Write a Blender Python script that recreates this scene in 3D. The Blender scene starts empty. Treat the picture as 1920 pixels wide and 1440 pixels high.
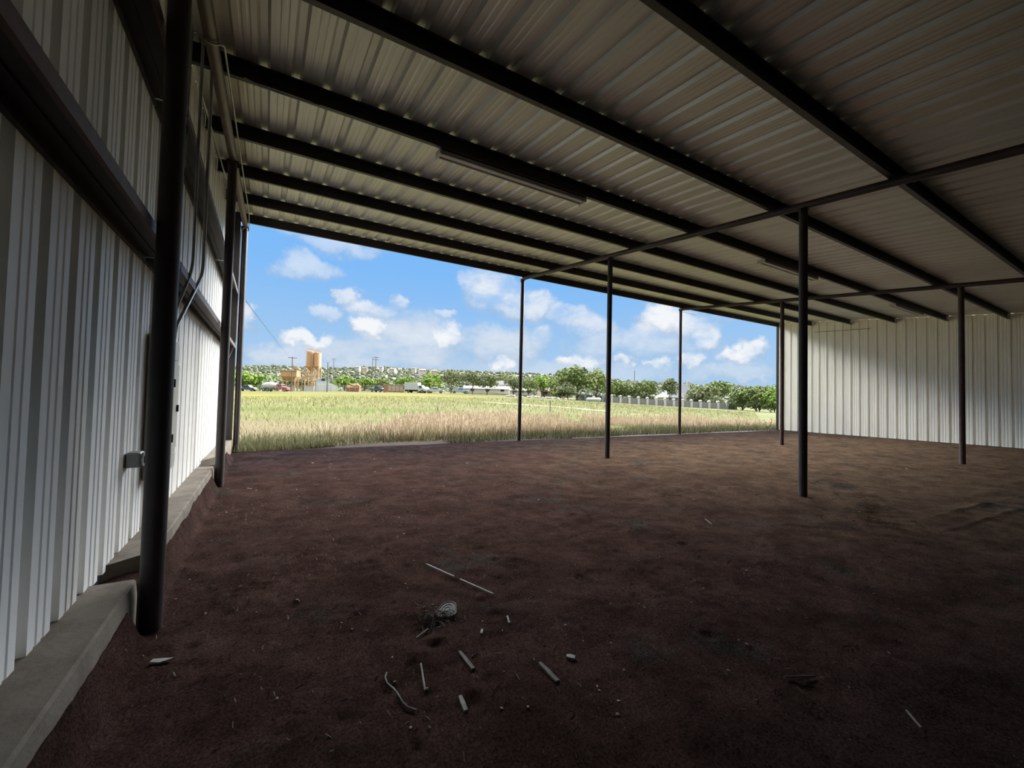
import bpy, math, random
import numpy as np
from mathutils import Vector, Matrix

S = bpy.context.scene
COL = S.collection
RNG = random.Random(7)
NR = np.random.default_rng(11)

# ------------------------------------------------------------------ camera
F_PX, YAW, PITCH, ROLL, EYE = 780.036, 0.53471, 0.029748, 0.023176, 1.378
cy, sy, cp, sp = math.cos(YAW), math.sin(YAW), math.cos(PITCH), math.sin(PITCH)
FWD = Vector((sy * cp, cy * cp, sp))
_r = Vector((cy, -sy, 0)); _u = _r.cross(FWD)
RIGHT = math.cos(ROLL) * _r + math.sin(ROLL) * _u
UP = -math.sin(ROLL) * _r + math.cos(ROLL) * _u
CAM = Vector((0, 0, EYE))
cd = bpy.data.cameras.new('camera'); cam = bpy.data.objects.new('camera', cd); COL.objects.link(cam)
cd.sensor_fit = 'HORIZONTAL'; cd.sensor_width = 36.0; cd.lens = F_PX / 1920 * 36.0
cd.clip_start = 0.05; cd.clip_end = 6000
m3 = Matrix((RIGHT, UP, -FWD)).transposed()
cam.matrix_world = Matrix.Translation(CAM) @ m3.to_4x4()
S.camera = cam


def ray(u, v):
    return RIGHT * ((u - 960) / F_PX) - UP * ((v - 720) / F_PX) + FWD


def at(u, v, d):
    return CAM + ray(u, v) * d


def ground_at(u, v, z=0.0):
    r = ray(u, v)
    return CAM + r * ((z - EYE) / r.z)


# ------------------------------------------------------------------ view + light
S.view_settings.view_transform = 'Standard'
S.view_settings.look = 'None'
S.view_settings.gamma = 1.0
S.view_settings.use_curve_mapping = False
S.view_settings.exposure = 0.0
S.cycles.max_bounces = 10
S.cycles.diffuse_bounces = 6
S.cycles.glossy_bounces = 4
S.cycles.sample_clamp_indirect = 6.0
S.cycles.use_denoising = True

SUN_DIR = Vector((0.16, 0.26, -0.95))
sd = bpy.data.lights.new('sun', 'SUN'); sd.energy = 3.2; sd.angle = 0.009; sd.color = (1.0, 0.95, 0.86)
sun = bpy.data.objects.new('sun', sd); COL.objects.link(sun)
sun.rotation_euler = SUN_DIR.to_track_quat('-Z', 'Y').to_euler(); sun.location = (-20, -40, 60)

SKY_FILL = 37.0      # gain of the bright sky band added above the view to light the interior


class NT:
    """small helper that chains shader nodes"""

    def __init__(self, tree):
        self.t = tree
        tree.nodes.clear()

    def n(self, kind, **kw):
        nd = self.t.nodes.new(kind)
        for k, v in kw.items():
            setattr(nd, k, v)
        return nd

    def link(self, a, b):
        self.t.links.new(a, b)

    def put(self, sock, v):
        if isinstance(v, bpy.types.NodeSocket):
            self.link(v, sock)
        else:
            sock.default_value = v

    def m(self, op, a, b=None, c=None, clamp=False):
        nd = self.n('ShaderNodeMath', operation=op, use_clamp=clamp)
        self.put(nd.inputs[0], a)
        if b is not None: self.put(nd.inputs[1], b)
        if c is not None: self.put(nd.inputs[2], c)
        return nd.outputs[0]

    def mix(self, fac, a, b, kind='MIX'):
        nd = self.n('ShaderNodeMix', data_type='RGBA', blend_type=kind)
        self.put(nd.inputs[0], fac)
        for i, v in ((6, a), (7, b)):
            self.put(nd.inputs[i], (*v, 1) if isinstance(v, tuple) and len(v) == 3 else v)
        return nd.outputs[2]

    def noise(self, vec, scale, detail=4.0, rough=0.55, out=0):
        nd = self.n('ShaderNodeTexNoise')
        if vec is not None: self.link(vec, nd.inputs['Vector'])
        nd.inputs['Scale'].default_value = scale
        nd.inputs['Detail'].default_value = detail
        nd.inputs['Roughness'].default_value = rough
        return nd.outputs[out]

    def smooth(self, v, lo, hi, a=0.0, b=1.0):
        nd = self.n('ShaderNodeMapRange', interpolation_type='SMOOTHSTEP')
        self.put(nd.inputs[0], v)
        nd.inputs[1].default_value = lo; nd.inputs[2].default_value = hi
        nd.inputs[3].default_value = a; nd.inputs[4].default_value = b
        return nd.outputs[0]

    def scaled(self, vec, s):
        nd = self.n('ShaderNodeVectorMath', operation='MULTIPLY')
        self.link(vec, nd.inputs[0]); nd.inputs[1].default_value = s
        return nd.outputs[0]


def azel(u, v):
    r = ray(u, v).normalized()
    return math.degrees(math.atan2(r.x, r.y)), math.degrees(math.asin(r.z))


# clouds: photo place (u, v), half width and height in px, opacity, whiteness
CLOUDS = [
    (580, 500, 70, 26, .55, .75), (640, 462, 95, 20, .5, .75), (530, 432, 55, 12, .4, .7),
    (462, 592, 28, 34, .8, .85), (655, 553, 28, 24, .75, .85), (690, 583, 52, 20, .8, .85),
    (742, 566, 24, 18, .85, .9), (615, 585, 26, 20, .55, .8), (775, 640, 115, 62, .8, .6),
    (676, 622, 44, 24, .95, 1.0), (720, 668, 170, 34, .75, .55), (845, 632, 46, 30, .95, 1.0),
    (935, 655, 95, 45, .8, .6), (575, 640, 46, 18, .9, .95), (525, 668, 90, 24, .7, .62),
    (925, 548, 70, 42, .85, .85), (985, 575, 55, 34, .8, .85), (880, 530, 26, 16, .5, .8),
    (830, 588, 26, 10, .6, .85), (1060, 590, 46, 26, .7, .85), (1098, 612, 60, 30, .75, .8),
    (1005, 640, 40, 30, .75, .7), (1238, 597, 60, 36, .95, .97), (1190, 640, 60, 34, .6, .7),
    (1300, 612, 70, 30, .8, .85), (1330, 640, 50, 26, .8, .9), (945, 688, 36, 12, .95, .95),
    (1095, 678, 46, 16, .95, .97), (1232, 690, 28, 12, .95, .97), (1296, 678, 38, 18, .95, .97),
    (1405, 668, 56, 18, .95, .95), (1170, 682, 28, 11, .9, .9), (1428, 650, 40, 22, .9, .9),
    (1120, 650, 60, 30, .6, .6), (1230, 655, 90, 26, .65, .6), (1380, 700, 90, 20, .6, .55),
    (1000, 700, 260, 22, .55, .5), (600, 690, 200, 16, .5, .55), (1200, 705, 240, 18, .5, .5),
]


def build_world():
    w = bpy.data.worlds.new('daylight_sky'); S.world = w
    w.use_nodes = True
    k = NT(w.node_tree)
    tc = k.n('ShaderNodeTexCoord'); d = tc.outputs['Generated']
    sep = k.n('ShaderNodeSeparateXYZ'); k.link(d, sep.inputs[0])
    x, y, z = sep.outputs
    az = k.m('MULTIPLY', k.m('ARCTAN2', x, y), 57.29578)
    el = k.m('MULTIPLY', k.m('ARCSINE', z), 57.29578)
    wz = k.n('ShaderNodeTexNoise'); k.link(d, wz.inputs['Vector'])
    wz.inputs['Scale'].default_value = 14; wz.inputs['Detail'].default_value = 6; wz.inputs['Roughness'].default_value = .6
    ws = k.n('ShaderNodeSeparateColor'); k.link(wz.outputs['Color'], ws.inputs[0])
    azw = k.m('MULTIPLY_ADD', k.m('SUBTRACT', ws.outputs[0], .5), 9.0, az)
    elw = k.m('MULTIPLY_ADD', k.m('SUBTRACT', ws.outputs[1], .5), 5.0, el)
    dens = None; white = None
    for (u, v, hw, hh, op, wh) in CLOUDS:
        a0, e0 = azel(u, v); a1, _ = azel(u + hw, v); _, e1 = azel(u, v - hh)
        da = k.m('MULTIPLY', k.m('SUBTRACT', azw, a0), 1 / abs(a1 - a0))
        de = k.m('MULTIPLY', k.m('SUBTRACT', elw, e0), 1 / abs(e1 - e0))
        r2 = k.m('MULTIPLY_ADD', da, da, k.m('MULTIPLY', de, de))
        mk = k.smooth(r2, 1.35, .25, 0.0, op)
        wt = k.m('MULTIPLY', k.smooth(k.m('SUBTRACT', r2, k.m('MULTIPLY', de, .55)), 1.3, .0, 0.0, 1.0), wh)
        dens = mk if dens is None else k.m('MAXIMUM', dens, mk)
        white = wt if white is None else k.m('MAXIMUM', white, wt)
    # broken cloud over the rest of the sky
    det = k.noise(k.scaled(d, (1, 1, 1.8)), 9, 7, .6)
    far = k.smooth(k.noise(k.scaled(d, (1, 1, 2.0)), 4.5, 6, .55), .56, .72)
    out_of_list = k.smooth(el, 19, 27)
    dens = k.m('MAXIMUM', dens, k.m('MULTIPLY', far, out_of_list))
    dens = k.m('MULTIPLY', dens, k.smooth(det, .30, .54, .35, 1.0))
    blue = k.mix(k.smooth(el, 1.0, 19.0), (.40, .61, .86), (.205, .49, .94))
    shade = k.m('ADD', white, k.m('MULTIPLY', k.m('SUBTRACT', det, .5), 1.1), clamp=True)
    cloud = k.mix(k.m('POWER', shade, 1.25), (.40, .53, .70), (.94, .95, .96))
    col = k.mix(dens, blue, cloud)
    # bright band added to the sky to light the shed, fading to zenith and back
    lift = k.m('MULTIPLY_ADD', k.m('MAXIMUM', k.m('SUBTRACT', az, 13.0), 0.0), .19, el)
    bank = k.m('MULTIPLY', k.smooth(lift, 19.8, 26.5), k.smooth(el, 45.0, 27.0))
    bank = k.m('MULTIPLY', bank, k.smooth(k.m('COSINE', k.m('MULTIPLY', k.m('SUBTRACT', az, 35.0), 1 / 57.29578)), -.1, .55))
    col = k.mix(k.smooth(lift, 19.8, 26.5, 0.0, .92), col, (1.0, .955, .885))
    gain = k.m('ADD', 1.0, k.m('MULTIPLY', bank, SKY_FILL - 1.0))
    below = k.smooth(el, -6.0, -0.5)
    col = k.mix(below, (.30, .30, .17), col)
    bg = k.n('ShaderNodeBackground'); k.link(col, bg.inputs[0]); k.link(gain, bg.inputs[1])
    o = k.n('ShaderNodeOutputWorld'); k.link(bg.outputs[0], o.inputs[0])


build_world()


# ------------------------------------------------------------------ materials
def material(name, col, rough=.7, metal=0.0, vary=0.0, vscale=3.0, col2=None, bump=0.0, bscale=60.0, stretch=(1, 1, 1), spec=.5):
    mt = bpy.data.materials.new(name); mt.use_nodes = True
    k = NT(mt.node_tree)
    b = k.n('ShaderNodeBsdfPrincipled'); o = k.n('ShaderNodeOutputMaterial'); k.link(b.outputs[0], o.inputs[0])
    b.inputs['Roughness'].default_value = rough; b.inputs['Metallic'].default_value = metal
    b.inputs['Specular IOR Level'].default_value = spec
    tc = k.n('ShaderNodeTexCoord'); v = k.scaled(tc.outputs['Object'], stretch)
    if col2 is None and vary:
        col2 = tuple(c * (1 - vary) for c in col)
    if col2 is not None:
        f = k.smooth(k.noise(v, vscale, 5, .6), .38, .66)
        k.link(k.mix(f, col, col2), b.inputs['Base Color'])
    else:
        b.inputs['Base Color'].default_value = (*col, 1)
    if bump:
        bp = k.n('ShaderNodeBump'); bp.inputs['Strength'].default_value = bump; bp.inputs['Distance'].default_value = .02
        k.link(k.noise(v, bscale, 4, .6), bp.inputs['Height']); k.link(bp.outputs[0], b.inputs['Normal'])
    return mt


M = {}
OUT = .40        # the meadow, trees and far things are ordinary mid-dark natural surfaces


def od(c): return tuple(q * OUT for q in c)


def omat(name, col, rough=.7, metal=0.0, col2=None, **kw):
    return material(name, tuple(q * .72 for q in col), rough, metal, col2=tuple(q * .72 for q in col2) if col2 else None, **kw)


M['wall'] = material('pale_wall_sheet', (.89, .89, .85), .5, .0, vary=.10, vscale=2.2, stretch=(1, 1, .35), bump=.05, bscale=300)
M['wall_cream'] = material('cream_wall_sheet', (.90, .88, .78), .5, .0, vary=.08, vscale=1.5, stretch=(1, 1, .3))
M['roof'] = material('galvanised_roof_sheet', (.575, .585, .535), .50, .55, vary=.10, vscale=1.2, stretch=(1, .3, 1))
M['steel'] = material('dark_brown_primer_steel', (0.0275, 0.0198, 0.0187), .55, .0, vary=.35, vscale=4)
M['steel_red_lit'] = material('lit_reddish_primer_steel', (0.1155, 0.0644, 0.0595), .6, .0, vary=.3, vscale=6)  # primer red, lightened to hold the light falling on the girts' front flange
M['pipe_brown'] = material('brown_primer_pipe', (.105, .058, .046), .5, .0, vary=.3, vscale=5)
M['galv'] = material('galvanised_conduit', (0.3120, 0.3120, 0.3000), .4, .5, vary=.15, vscale=8)
M['concrete'] = material('old_concrete', (.168, .142, .108), .9, .0, vscale=3.5, col2=(.100, .078, .056), bump=.25, bscale=40)
M['panel_grey'] = material('grey_enamel', (0.4500, 0.4500, 0.4050), .45, .0, vary=.08, vscale=5)
M['box_grey'] = material('dull_grey_box', (0.2040, 0.2160, 0.2100), .5, .2, vary=.15, vscale=12)
M['black'] = material('black_gap', (.012, .012, .012), .8)
M['white'] = material('white_paint', (0.6000, 0.6000, 0.5850), .55, vary=.06)
M['fixture'] = material('fixture_enamel', (.50, .49, .44), .45, vary=.10, vscale=6)
M['tube'] = material('fluorescent_glass', (0.3900, 0.3900, 0.3700), .25)
M['wood'] = material('weathered_wood', (0.1700, 0.1400, 0.1200), .85, vary=.35, vscale=14, stretch=(6, 1, 1), bump=.3, bscale=60)
M['stone_chip'] = material('pale_stone', (0.3000, 0.2760, 0.2520), .85, vary=.35, vscale=20)
M['straw'] = material('dry_litter', (.11, .085, .068), .9, vary=.5, vscale=9)


def floor_material():
    mt = bpy.data.materials.new('red_dirt'); mt.use_nodes = True
    k = NT(mt.node_tree)
    b = k.n('ShaderNodeBsdfPrincipled'); o = k.n('ShaderNodeOutputMaterial'); k.link(b.outputs[0], o.inputs[0])
    b.inputs['Roughness'].default_value = 1.0; b.inputs['Specular IOR Level'].default_value = .0
    tc = k.n('ShaderNodeTexCoord'); v = tc.outputs['Object']
    sep = k.n('ShaderNodeSeparateXYZ'); k.link(v, sep.inputs[0])
    fine = k.noise(v, 85, 8, .8); mid = k.noise(v, 7, 6, .65); big = k.noise(v, .8, 5, .6)
    red = k.mix(k.smooth(fine, .35, .65), (.024, .0140, .0120), (.092, .0560, .0480))
    ochre = k.mix(k.smooth(fine, .35, .65), (.062, .0415, .0275), (.168, .116, .080))
    # the soil turns from red by the left wall to ochre at the right
    fx = k.smooth(k.m('MULTIPLY_ADD', k.m('SUBTRACT', big, .5), 8.0, sep.outputs[0]), 2.5, 10.0)
    c = k.mix(fx, red, ochre)
    dusty = k.mix(k.smooth(mid, .3, .7), (.024, .0200, .0245), (.015, .0125, .0150))
    fy = k.smooth(k.m('MULTIPLY_ADD', k.m('SUBTRACT', big, .5), 5.0, sep.outputs[1]), 6.5, 11.0, 0, .8)
    c = k.mix(fy, c, dusty)
    grav = k.m('MULTIPLY', k.smooth(k.noise(v, 1.0, 7, .75), .54, .64), .8)
    c = k.mix(grav, c, k.mix(k.smooth(fine, .4, .6), (0.0262, 0.0231, 0.0210), (0.0700, 0.0630, 0.0560)))
    c = k.mix(1.0, c, k.smooth(k.noise(v, 2.4, 9, .78), .34, .68, .62, 1.30), 'MULTIPLY')   # patchy damp and dry soil
    vo = k.n('ShaderNodeTexVoronoi'); k.link(v, vo.inputs['Vector']); vo.inputs['Scale'].default_value = 38
    speck = k.m('MULTIPLY', k.smooth(vo.outputs['Distance'], .14, .08), k.smooth(k.noise(v, 4, 3, .6), .54, .66))
    c = k.mix(speck, c, (0.1980, 0.1705, 0.1540))
    k.link(c, b.inputs['Base Color'])
    bp = k.n('ShaderNodeBump'); bp.inputs['Strength'].default_value = .9; bp.inputs['Distance'].default_value = .035
    h = k.m('ADD', k.m('MULTIPLY', mid, .9), k.m('MULTIPLY', fine, .4))
    k.link(h, bp.inputs['Height']); k.link(bp.outputs[0], b.inputs['Normal'])
    return mt


def field_material():
    mt = bpy.data.materials.new('meadow_ground'); mt.use_nodes = True
    k = NT(mt.node_tree)
    b = k.n('ShaderNodeBsdfPrincipled'); o = k.n('ShaderNodeOutputMaterial'); k.link(b.outputs[0], o.inputs[0])
    b.inputs['Roughness'].default_value = 1.0; b.inputs['Specular IOR Level'].default_value = .05
    tc = k.n('ShaderNodeTexCoord'); v = tc.outputs['Object']
    rot = k.n('ShaderNodeMapping'); k.link(v, rot.inputs[0]); rot.inputs['Rotation'].default_value = (0, 0, YAW)
    r = rot.outputs[0]           # x across the view, y away from the shed
    sep = k.n('ShaderNodeSeparateXYZ'); k.link(r, sep.inputs[0])
    sep2 = k.n('ShaderNodeSeparateXYZ'); k.link(v, sep2.inputs[0])
    streak = k.noise(k.scaled(r, (.04, .30, 1)), 1.0, 6, .65)
    patch = k.noise(k.scaled(r, (.09, .16, 1)), 1.0, 6, .65)
    fine = k.noise(v, 3.5, 6, .75)
    c = k.mix(k.smooth(streak, .36, .62), od((.200, .265, .058)), od((.320, .340, .130)))
    c = k.mix(k.m('MULTIPLY', k.smooth(patch, .46, .66), .8), c, od((.36, .32, .18)))
    c = k.mix(k.smooth(fine, .35, .7, 0, .6), c, od((.20, .215, .065)))
    near = k.smooth(sep.outputs[1], 24, 12)
    c = k.mix(k.m('MULTIPLY', near, k.smooth(fine, .3, .6, .35, .95)), c, od((.38, .28, .20)))
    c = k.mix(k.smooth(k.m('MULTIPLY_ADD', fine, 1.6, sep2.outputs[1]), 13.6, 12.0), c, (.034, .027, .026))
    # yellow flowers far out on the left
    fl = k.m('MULTIPLY', k.smooth(sep.outputs[1], 42, 60), k.smooth(sep.outputs[0], 6, -18))
    fl = k.m('MULTIPLY', fl, k.smooth(k.noise(k.scaled(r, (.05, .25, 1)), 1.0, 5, .7),   .44, .62, 0, .9))
    c = k.mix(fl, c, od((.46, .40, .06)))
    k.link(c, b.inputs['Base Color'])
    return mt


def leaf_material(name, a, bcol):
    mt = bpy.data.materials.new(name); mt.use_nodes = True
    k = NT(mt.node_tree)
    b = k.n('ShaderNodeBsdfPrincipled'); o = k.n('ShaderNodeOutputMaterial'); k.link(b.outputs[0], o.inputs[0])
    b.inputs['Roughness'].default_value = .8; b.inputs['Specular IOR Level'].default_value = .2
    g = k.n('ShaderNodeNewGeometry'); oi = k.n('ShaderNodeObjectInfo')
    f = k.smooth(k.m('ADD', k.m('MULTIPLY', g.outputs['Random Per Island'], .75), k.m('MULTIPLY', oi.outputs['Random'], .25)), .1, .9)
    k.link(k.mix(f, tuple(q * .74 for q in a), tuple(q * .74 for q in bcol)), b.inputs['Base Color'])
    return mt


M['floor'] = floor_material()
M['field'] = field_material()
M['leaf_bright'] = leaf_material('bright_leaves', (.17, .30, .055), (.36, .50, .12))
M['leaf_mid'] = leaf_material('mid_green_leaves', (.155, .225, .075), (.345, .410, .155))
M['leaf_grey'] = leaf_material('grey_green_leaves', (.175, .215, .105), (.36, .40, .21))
M['leaf_hill'] = leaf_material('hillside_leaves', (.105, .135, .085), (.185, .215, .140))  # greyed so that the leaf colour carries the haze of distance
M['bark'] = omat('grey_bark', (.17, .13, .10), .9, vary=.3, vscale=8)
M['grass_dark'] = leaf_material('shaded_weed_grass', (.16, .18, .09), (.34, .33, .19))  # shade along the floor edge is put into this darker green
M['grass_tan'] = leaf_material('seeding_tan_grass', (.50, .41, .30), (.80, .67, .50))
M['grass_yellow'] = leaf_material('yellow_green_grass', (.27, .29, .085), (.46, .43, .19))
M['hill'] = omat('scrub_hillside', (.26, .27, .17), 1.0, vscale=.02, col2=(.34, .31, .22))  # pale hillside colour with the distance haze mixed in
M['sand'] = omat('pale_sand_track', (.62, .52, .38), 1.0, vary=.25, vscale=.6)
M['bare'] = omat('bare_reddish_soil', (.52, .37, .25), 1.0, vary=.25, vscale=.8)
M['lot'] = omat('pale_gravel_lot', (.42, .40, .36), 1.0, vary=.2, vscale=.3)
M['orange'] = omat('faded_orange_paint', (.66, .40, .21), .6, vary=.22, vscale=.8)
M['tan_steel'] = omat('dusty_tan_steel', (.58, .40, .24), .7, vary=.25, vscale=1.2)
M['blue_white'] = omat('pale_blue_metal_cladding', (.60, .70, .78), .5, vary=.08, vscale=.5)
M['roof_white'] = omat('pale_metal_roofing', (.74, .77, .80), .45, vary=.06, vscale=.4)
M['roof_blue'] = omat('blue_grey_metal_roofing', (.30, .36, .43), .5, vary=.06, vscale=.4)
M['roof_grey'] = omat('grey_shingle_roofing', (.42, .43, .44), .8, vary=.15, vscale=2)
M['roof_tan'] = omat('tan_shingle_roofing', (.50, .42, .34), .8, vary=.15, vscale=2)
M['stucco'] = omat('cream_stucco', (.70, .58, .42), .9, vary=.12, vscale=1.5)
M['house_white'] = omat('white_house_wall', (.72, .68, .62), .9, vary=.10, vscale=1)
M['rust'] = omat('rusty_container_paint', (.46, .22, .15), .7, vary=.3, vscale=1.4)
M['cream_panel'] = omat('cream_container_panel', (.60, .52, .42), .6, vary=.15, vscale=1.4)
M['glass_dark'] = omat('dark_window_glass', (.03, .04, .05), .1)
M['red_paint'] = omat('red_truck_paint', (.50, .035, .045), .35, vary=.1)
M['navy_paint'] = omat('slate_blue_truck_paint', (.10, .13, .19), .35, vary=.1)
M['white_paint'] = omat('white_truck_paint', (.72, .74, .76), .35, vary=.05)
M['blue_paint'] = omat('pale_blue_truck_paint', (.42, .56, .68), .35, vary=.05)
M['rubber'] = omat('tyre_rubber', (.02, .02, .02), .85)
M['pole_wood'] = omat('creosoted_pole_wood', (.16, .13, .11), .9, vary=.25, vscale=3)
M['fence_wood'] = omat('grey_weathered_boards', (.42, .41, .39), .9, vary=.22, vscale=2, stretch=(5, 5, .3))
M['pillar'] = omat('whitewashed_masonry', (.92, .92, .92), .85, vary=.12, vscale=4)
M['rubble'] = omat('pale_limestone', (.88, .85, .78), .9, vary=.3, vscale=2)


# ------------------------------------------------------------------ mesh helpers
class MB:
    """collects pieces of geometry; build() links them as ONE mesh object"""

    def __init__(self):
        self.v = []; self.f = []

    def add(self, vs, fs):
        o = len(self.v)
        self.v += [tuple(p) for p in vs]
        self.f += [tuple(i + o for i in q) for q in fs]
        return self

    def box(self, x0, y0, z0, x1, y1, z1):
        vs = [(x, y, z) for z in (z0, z1) for y in (y0, y1) for x in (x0, x1)]
        return self.add(vs, [(0, 2, 3, 1), (4, 5, 7, 6), (0, 1, 5, 4), (2, 6, 7, 3), (0, 4, 6, 2), (1, 3, 7, 5)])

    def bevbox(self, x0, y0, z0, x1, y1, z1, b):
        """box with chamfered vertical and top edges"""
        xs, ys = (x0, x1), (y0, y1)
        ring = lambda i, z: [(x0 + b - i, y0 + i * 0 + (b - b) + (b - b), z)]
        def loop(ins, z):
            a0, a1, c0, c1 = x0 + ins, x1 - ins, y0 + ins, y1 - ins
            return [(a0 + b, c0, z), (a1 - b, c0, z), (a1, c0 + b, z), (a1, c1 - b, z), (a1 - b, c1, z), (a0 + b, c1, z), (a0, c1 - b, z), (a0, c0 + b, z)]
        return self.loft([loop(0, z0), loop(0, z1 - b), loop(b, z1)])

    def loft(self, loops, caps=True, closed=True):
        n = len(loops[0]); vs = [p for l in loops for p in l]; fs = []
        for j in range(len(loops) - 1):
            for i in range(n if closed else n - 1):
                a = j * n + i; b = j * n + (i + 1) % n
                fs.append((a, b, b + n, a + n))
        if caps:
            fs.append(tuple(reversed(range(n)))); fs.append(tuple((len(loops) - 1) * n + i for i in range(n)))
        return self.add(vs, fs)

    def extrude(self, poly, axis, a, b):
        """closed polygon in the two other axes, pushed along axis from a to b"""
        def p3(q, t):
            if axis == 'x': return (t, q[0], q[1])
            if axis == 'y': return (q[0], t, q[1])
            return (q[0], q[1], t)
        return self.loft([[p3(q, a) for q in poly], [p3(q, b) for q in poly]])

    def tube(self, pts, r, n=10, r_end=None):
        pts = [Vector(p) for p in pts]; loops = []
        prev = None
        for i, p in enumerate(pts):
            if i == 0: t = pts[1] - p
            elif i == len(pts) - 1: t = p - pts[-2]
            else: t = (pts[i + 1] - p).normalized() + (p - pts[i - 1]).normalized()
            t.normalize()
            if prev is None:
                a = Vector((0, 0, 1)) if abs(t.z) < .9 else Vector((1, 0, 0))
                e1 = t.cross(a).normalized()
            else:
                e1 = (prev - t * prev.dot(t)).normalized()
            prev = e1; e2 = t.cross(e1)
            rr = r if r_end is None else r + (r_end - r) * i / (len(pts) - 1)
            loops.append([tuple(p + (e1 * math.cos(q) + e2 * math.sin(q)) * rr) for q in [2 * math.pi * j / n for j in range(n)]])
        return self.loft(loops)

    def lathe(self, prof, cx=0, cy_=0, n=20):
        loops = [[(cx + r * math.cos(2 * math.pi * j / n), cy_ + r * math.sin(2 * math.pi * j / n), z) for j in range(n)] for r, z in prof]
        return self.loft(loops)

    def blob(self, c, rx, ry, rz, seed=0, rough=.18, nu=10, nv=7):
        rr = random.Random(seed); loops = []
        for j in range(1, nv):
            ph = math.pi * j / nv - math.pi / 2
            loops.append([(c[0] + rx * math.cos(ph) * math.cos(th) * k, c[1] + ry * math.cos(ph) * math.sin(th) * k, c[2] + rz * math.sin(ph) * k)
                          for i in range(nu) for th in [2 * math.pi * i / nu] for k in [1 + rr.uniform(-rough, rough)]])
        return self.loft(loops)

    def build(self, name, mt, parent=None, smooth=False, loc=None):
        me = bpy.data.meshes.new(name); me.from_pydata(self.v, [], self.f); me.update()
        return link_mesh(name, me, mt, parent, smooth, loc)


def link_mesh(name, me, mt, parent=None, smooth=False, loc=None):
    me.materials.append(mt)
    if smooth:
        me.polygons.foreach_set('use_smooth', [True] * len(me.polygons))
        try: me.set_sharp_from_angle(angle=math.radians(40))
        except Exception: pass
    o = bpy.data.objects.new(name, me); COL.objects.link(o)
    if loc is not None: o.location = loc
    if parent is not None: o.parent = parent
    return o


def np_mesh(name, V, Fq, mt, parent=None, smooth=False):
    """V (n,3), Fq (m,k) numpy arrays -> object"""
    me = bpy.data.meshes.new(name)
    n, m, kk = len(V), len(Fq), Fq.shape[1]
    me.vertices.add(n); me.vertices.foreach_set('co', np.asarray(V, np.float32).ravel())
    me.loops.add(m * kk); me.loops.foreach_set('vertex_index', np.asarray(Fq, np.int32).ravel())
    me.polygons.add(m); me.polygons.foreach_set('loop_start', np.arange(0, m * kk, kk, dtype=np.int32))
    me.update(calc_edges=True)
    return link_mesh(name, me, mt, parent, smooth)


def tag(o, label=None, cat=None, group=None, kind=None):
    if label: o['label'] = label
    if cat: o['category'] = cat
    if group: o['group'] = group
    if kind: o['kind'] = kind
    return o


def empty(name, label, cat, loc, rz=0.0, group=None):
    e = bpy.data.objects.new(name, None); COL.objects.link(e)
    e.empty_display_size = .2; e.location = loc; e.rotation_euler = (0, 0, rz)
    return tag(e, label, cat, group)


def structure(o):
    o['kind'] = 'structure'; return o


def copy_tree(o, parent=None):
    c = o.copy(); COL.objects.link(c)
    if parent is not None: c.parent = parent
    for ch in list(o.children): copy_tree(ch, c)
    return c


def vnoise(x, y, seed=0):
    """smooth value noise for numpy arrays, 0..1"""
    xi, yi = np.floor(x).astype(np.int64), np.floor(y).astype(np.int64)
    fx, fy = x - xi, y - yi
    fx, fy = fx * fx * (3 - 2 * fx), fy * fy * (3 - 2 * fy)

    def h(a, b):
        t = (a * 374761393 + b * 668265263 + seed * 974711) & 0xFFFFFFFF
        t = ((t ^ (t >> 13)) * 1274126177) & 0xFFFFFFFF
        return ((t ^ (t >> 16)) & 0xFFFF) / 65535.0
    return (h(xi, yi) * (1 - fx) + h(xi + 1, yi) * fx) * (1 - fy) + (h(xi, yi + 1) * (1 - fx) + h(xi + 1, yi + 1) * fx) * fy


def fbm(x, y, seed=0, oct_=4):
    s = 0; a = .5; t = 0
    for i in range(oct_):
        s = s + a * vnoise(x * 2 ** i + 17.3 * i, y * 2 ** i - 9.1 * i, seed + i); t += a; a *= .5
    return s / t


# ------------------------------------------------------------------ measures of the shed
XW, XL, XA, XB, XR = -.795, -.5205, 6.8894, 14.5575, 22.092      # left wall, post rows, right wall
YN, YM, YE, YB = 3.1212, 7.2147, 11.1189, -4.4                     # post lines, back wall
ZE, SL = 5.0551, -.094646                                         # underside of rafters at the eave, roof slope
PIPE_R, RAFT_R, PUR_H = .057, .057, .20


def z_raft(y): return ZE + SL * (YE - y)             # underside of rafters
def z_pur(y): return z_raft(y) + 2 * RAFT_R          # underside of purlins
def z_roof(y): return z_pur(y) + PUR_H               # underside of roof sheet


# ---- terrain outside
_TH = np.array([-90, -40, -1.8, 1.8, 5.3, 9.6, 14.9, 21.2, 30.7, 36.9, 39.5, 41.8, 47.8, 54.2, 59, 62.3, 90])
_SLP = np.array([.006, .006, .008, .0096, .0112, .0135, .0150, .0160, .0150, .0115, .0080, .0056, 0, -.005, -.0076, -.0108, -.012])


def terrain(X, Y):
    X = np.asarray(X, float); Y = np.asarray(Y, float)
    th = np.degrees(np.arctan2(X, np.maximum(Y, 1e-3))); r = np.hypot(X, Y)
    re = 11.3 / np.maximum(np.cos(np.radians(np.clip(th, -75, 75))), .2)
    z = np.interp(th, _TH, _SLP) * np.clip(r - re, 0, 150)
    bump = (fbm(X * .35, Y * .35, 5) - .5) * .10 * np.clip((r - re) / 3, 0, 1)
    return np.where(Y < 10.9, -.25, z + bump - .015)


def tz(x, y): return float(terrain(np.array([x]), np.array([y]))[0])


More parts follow.
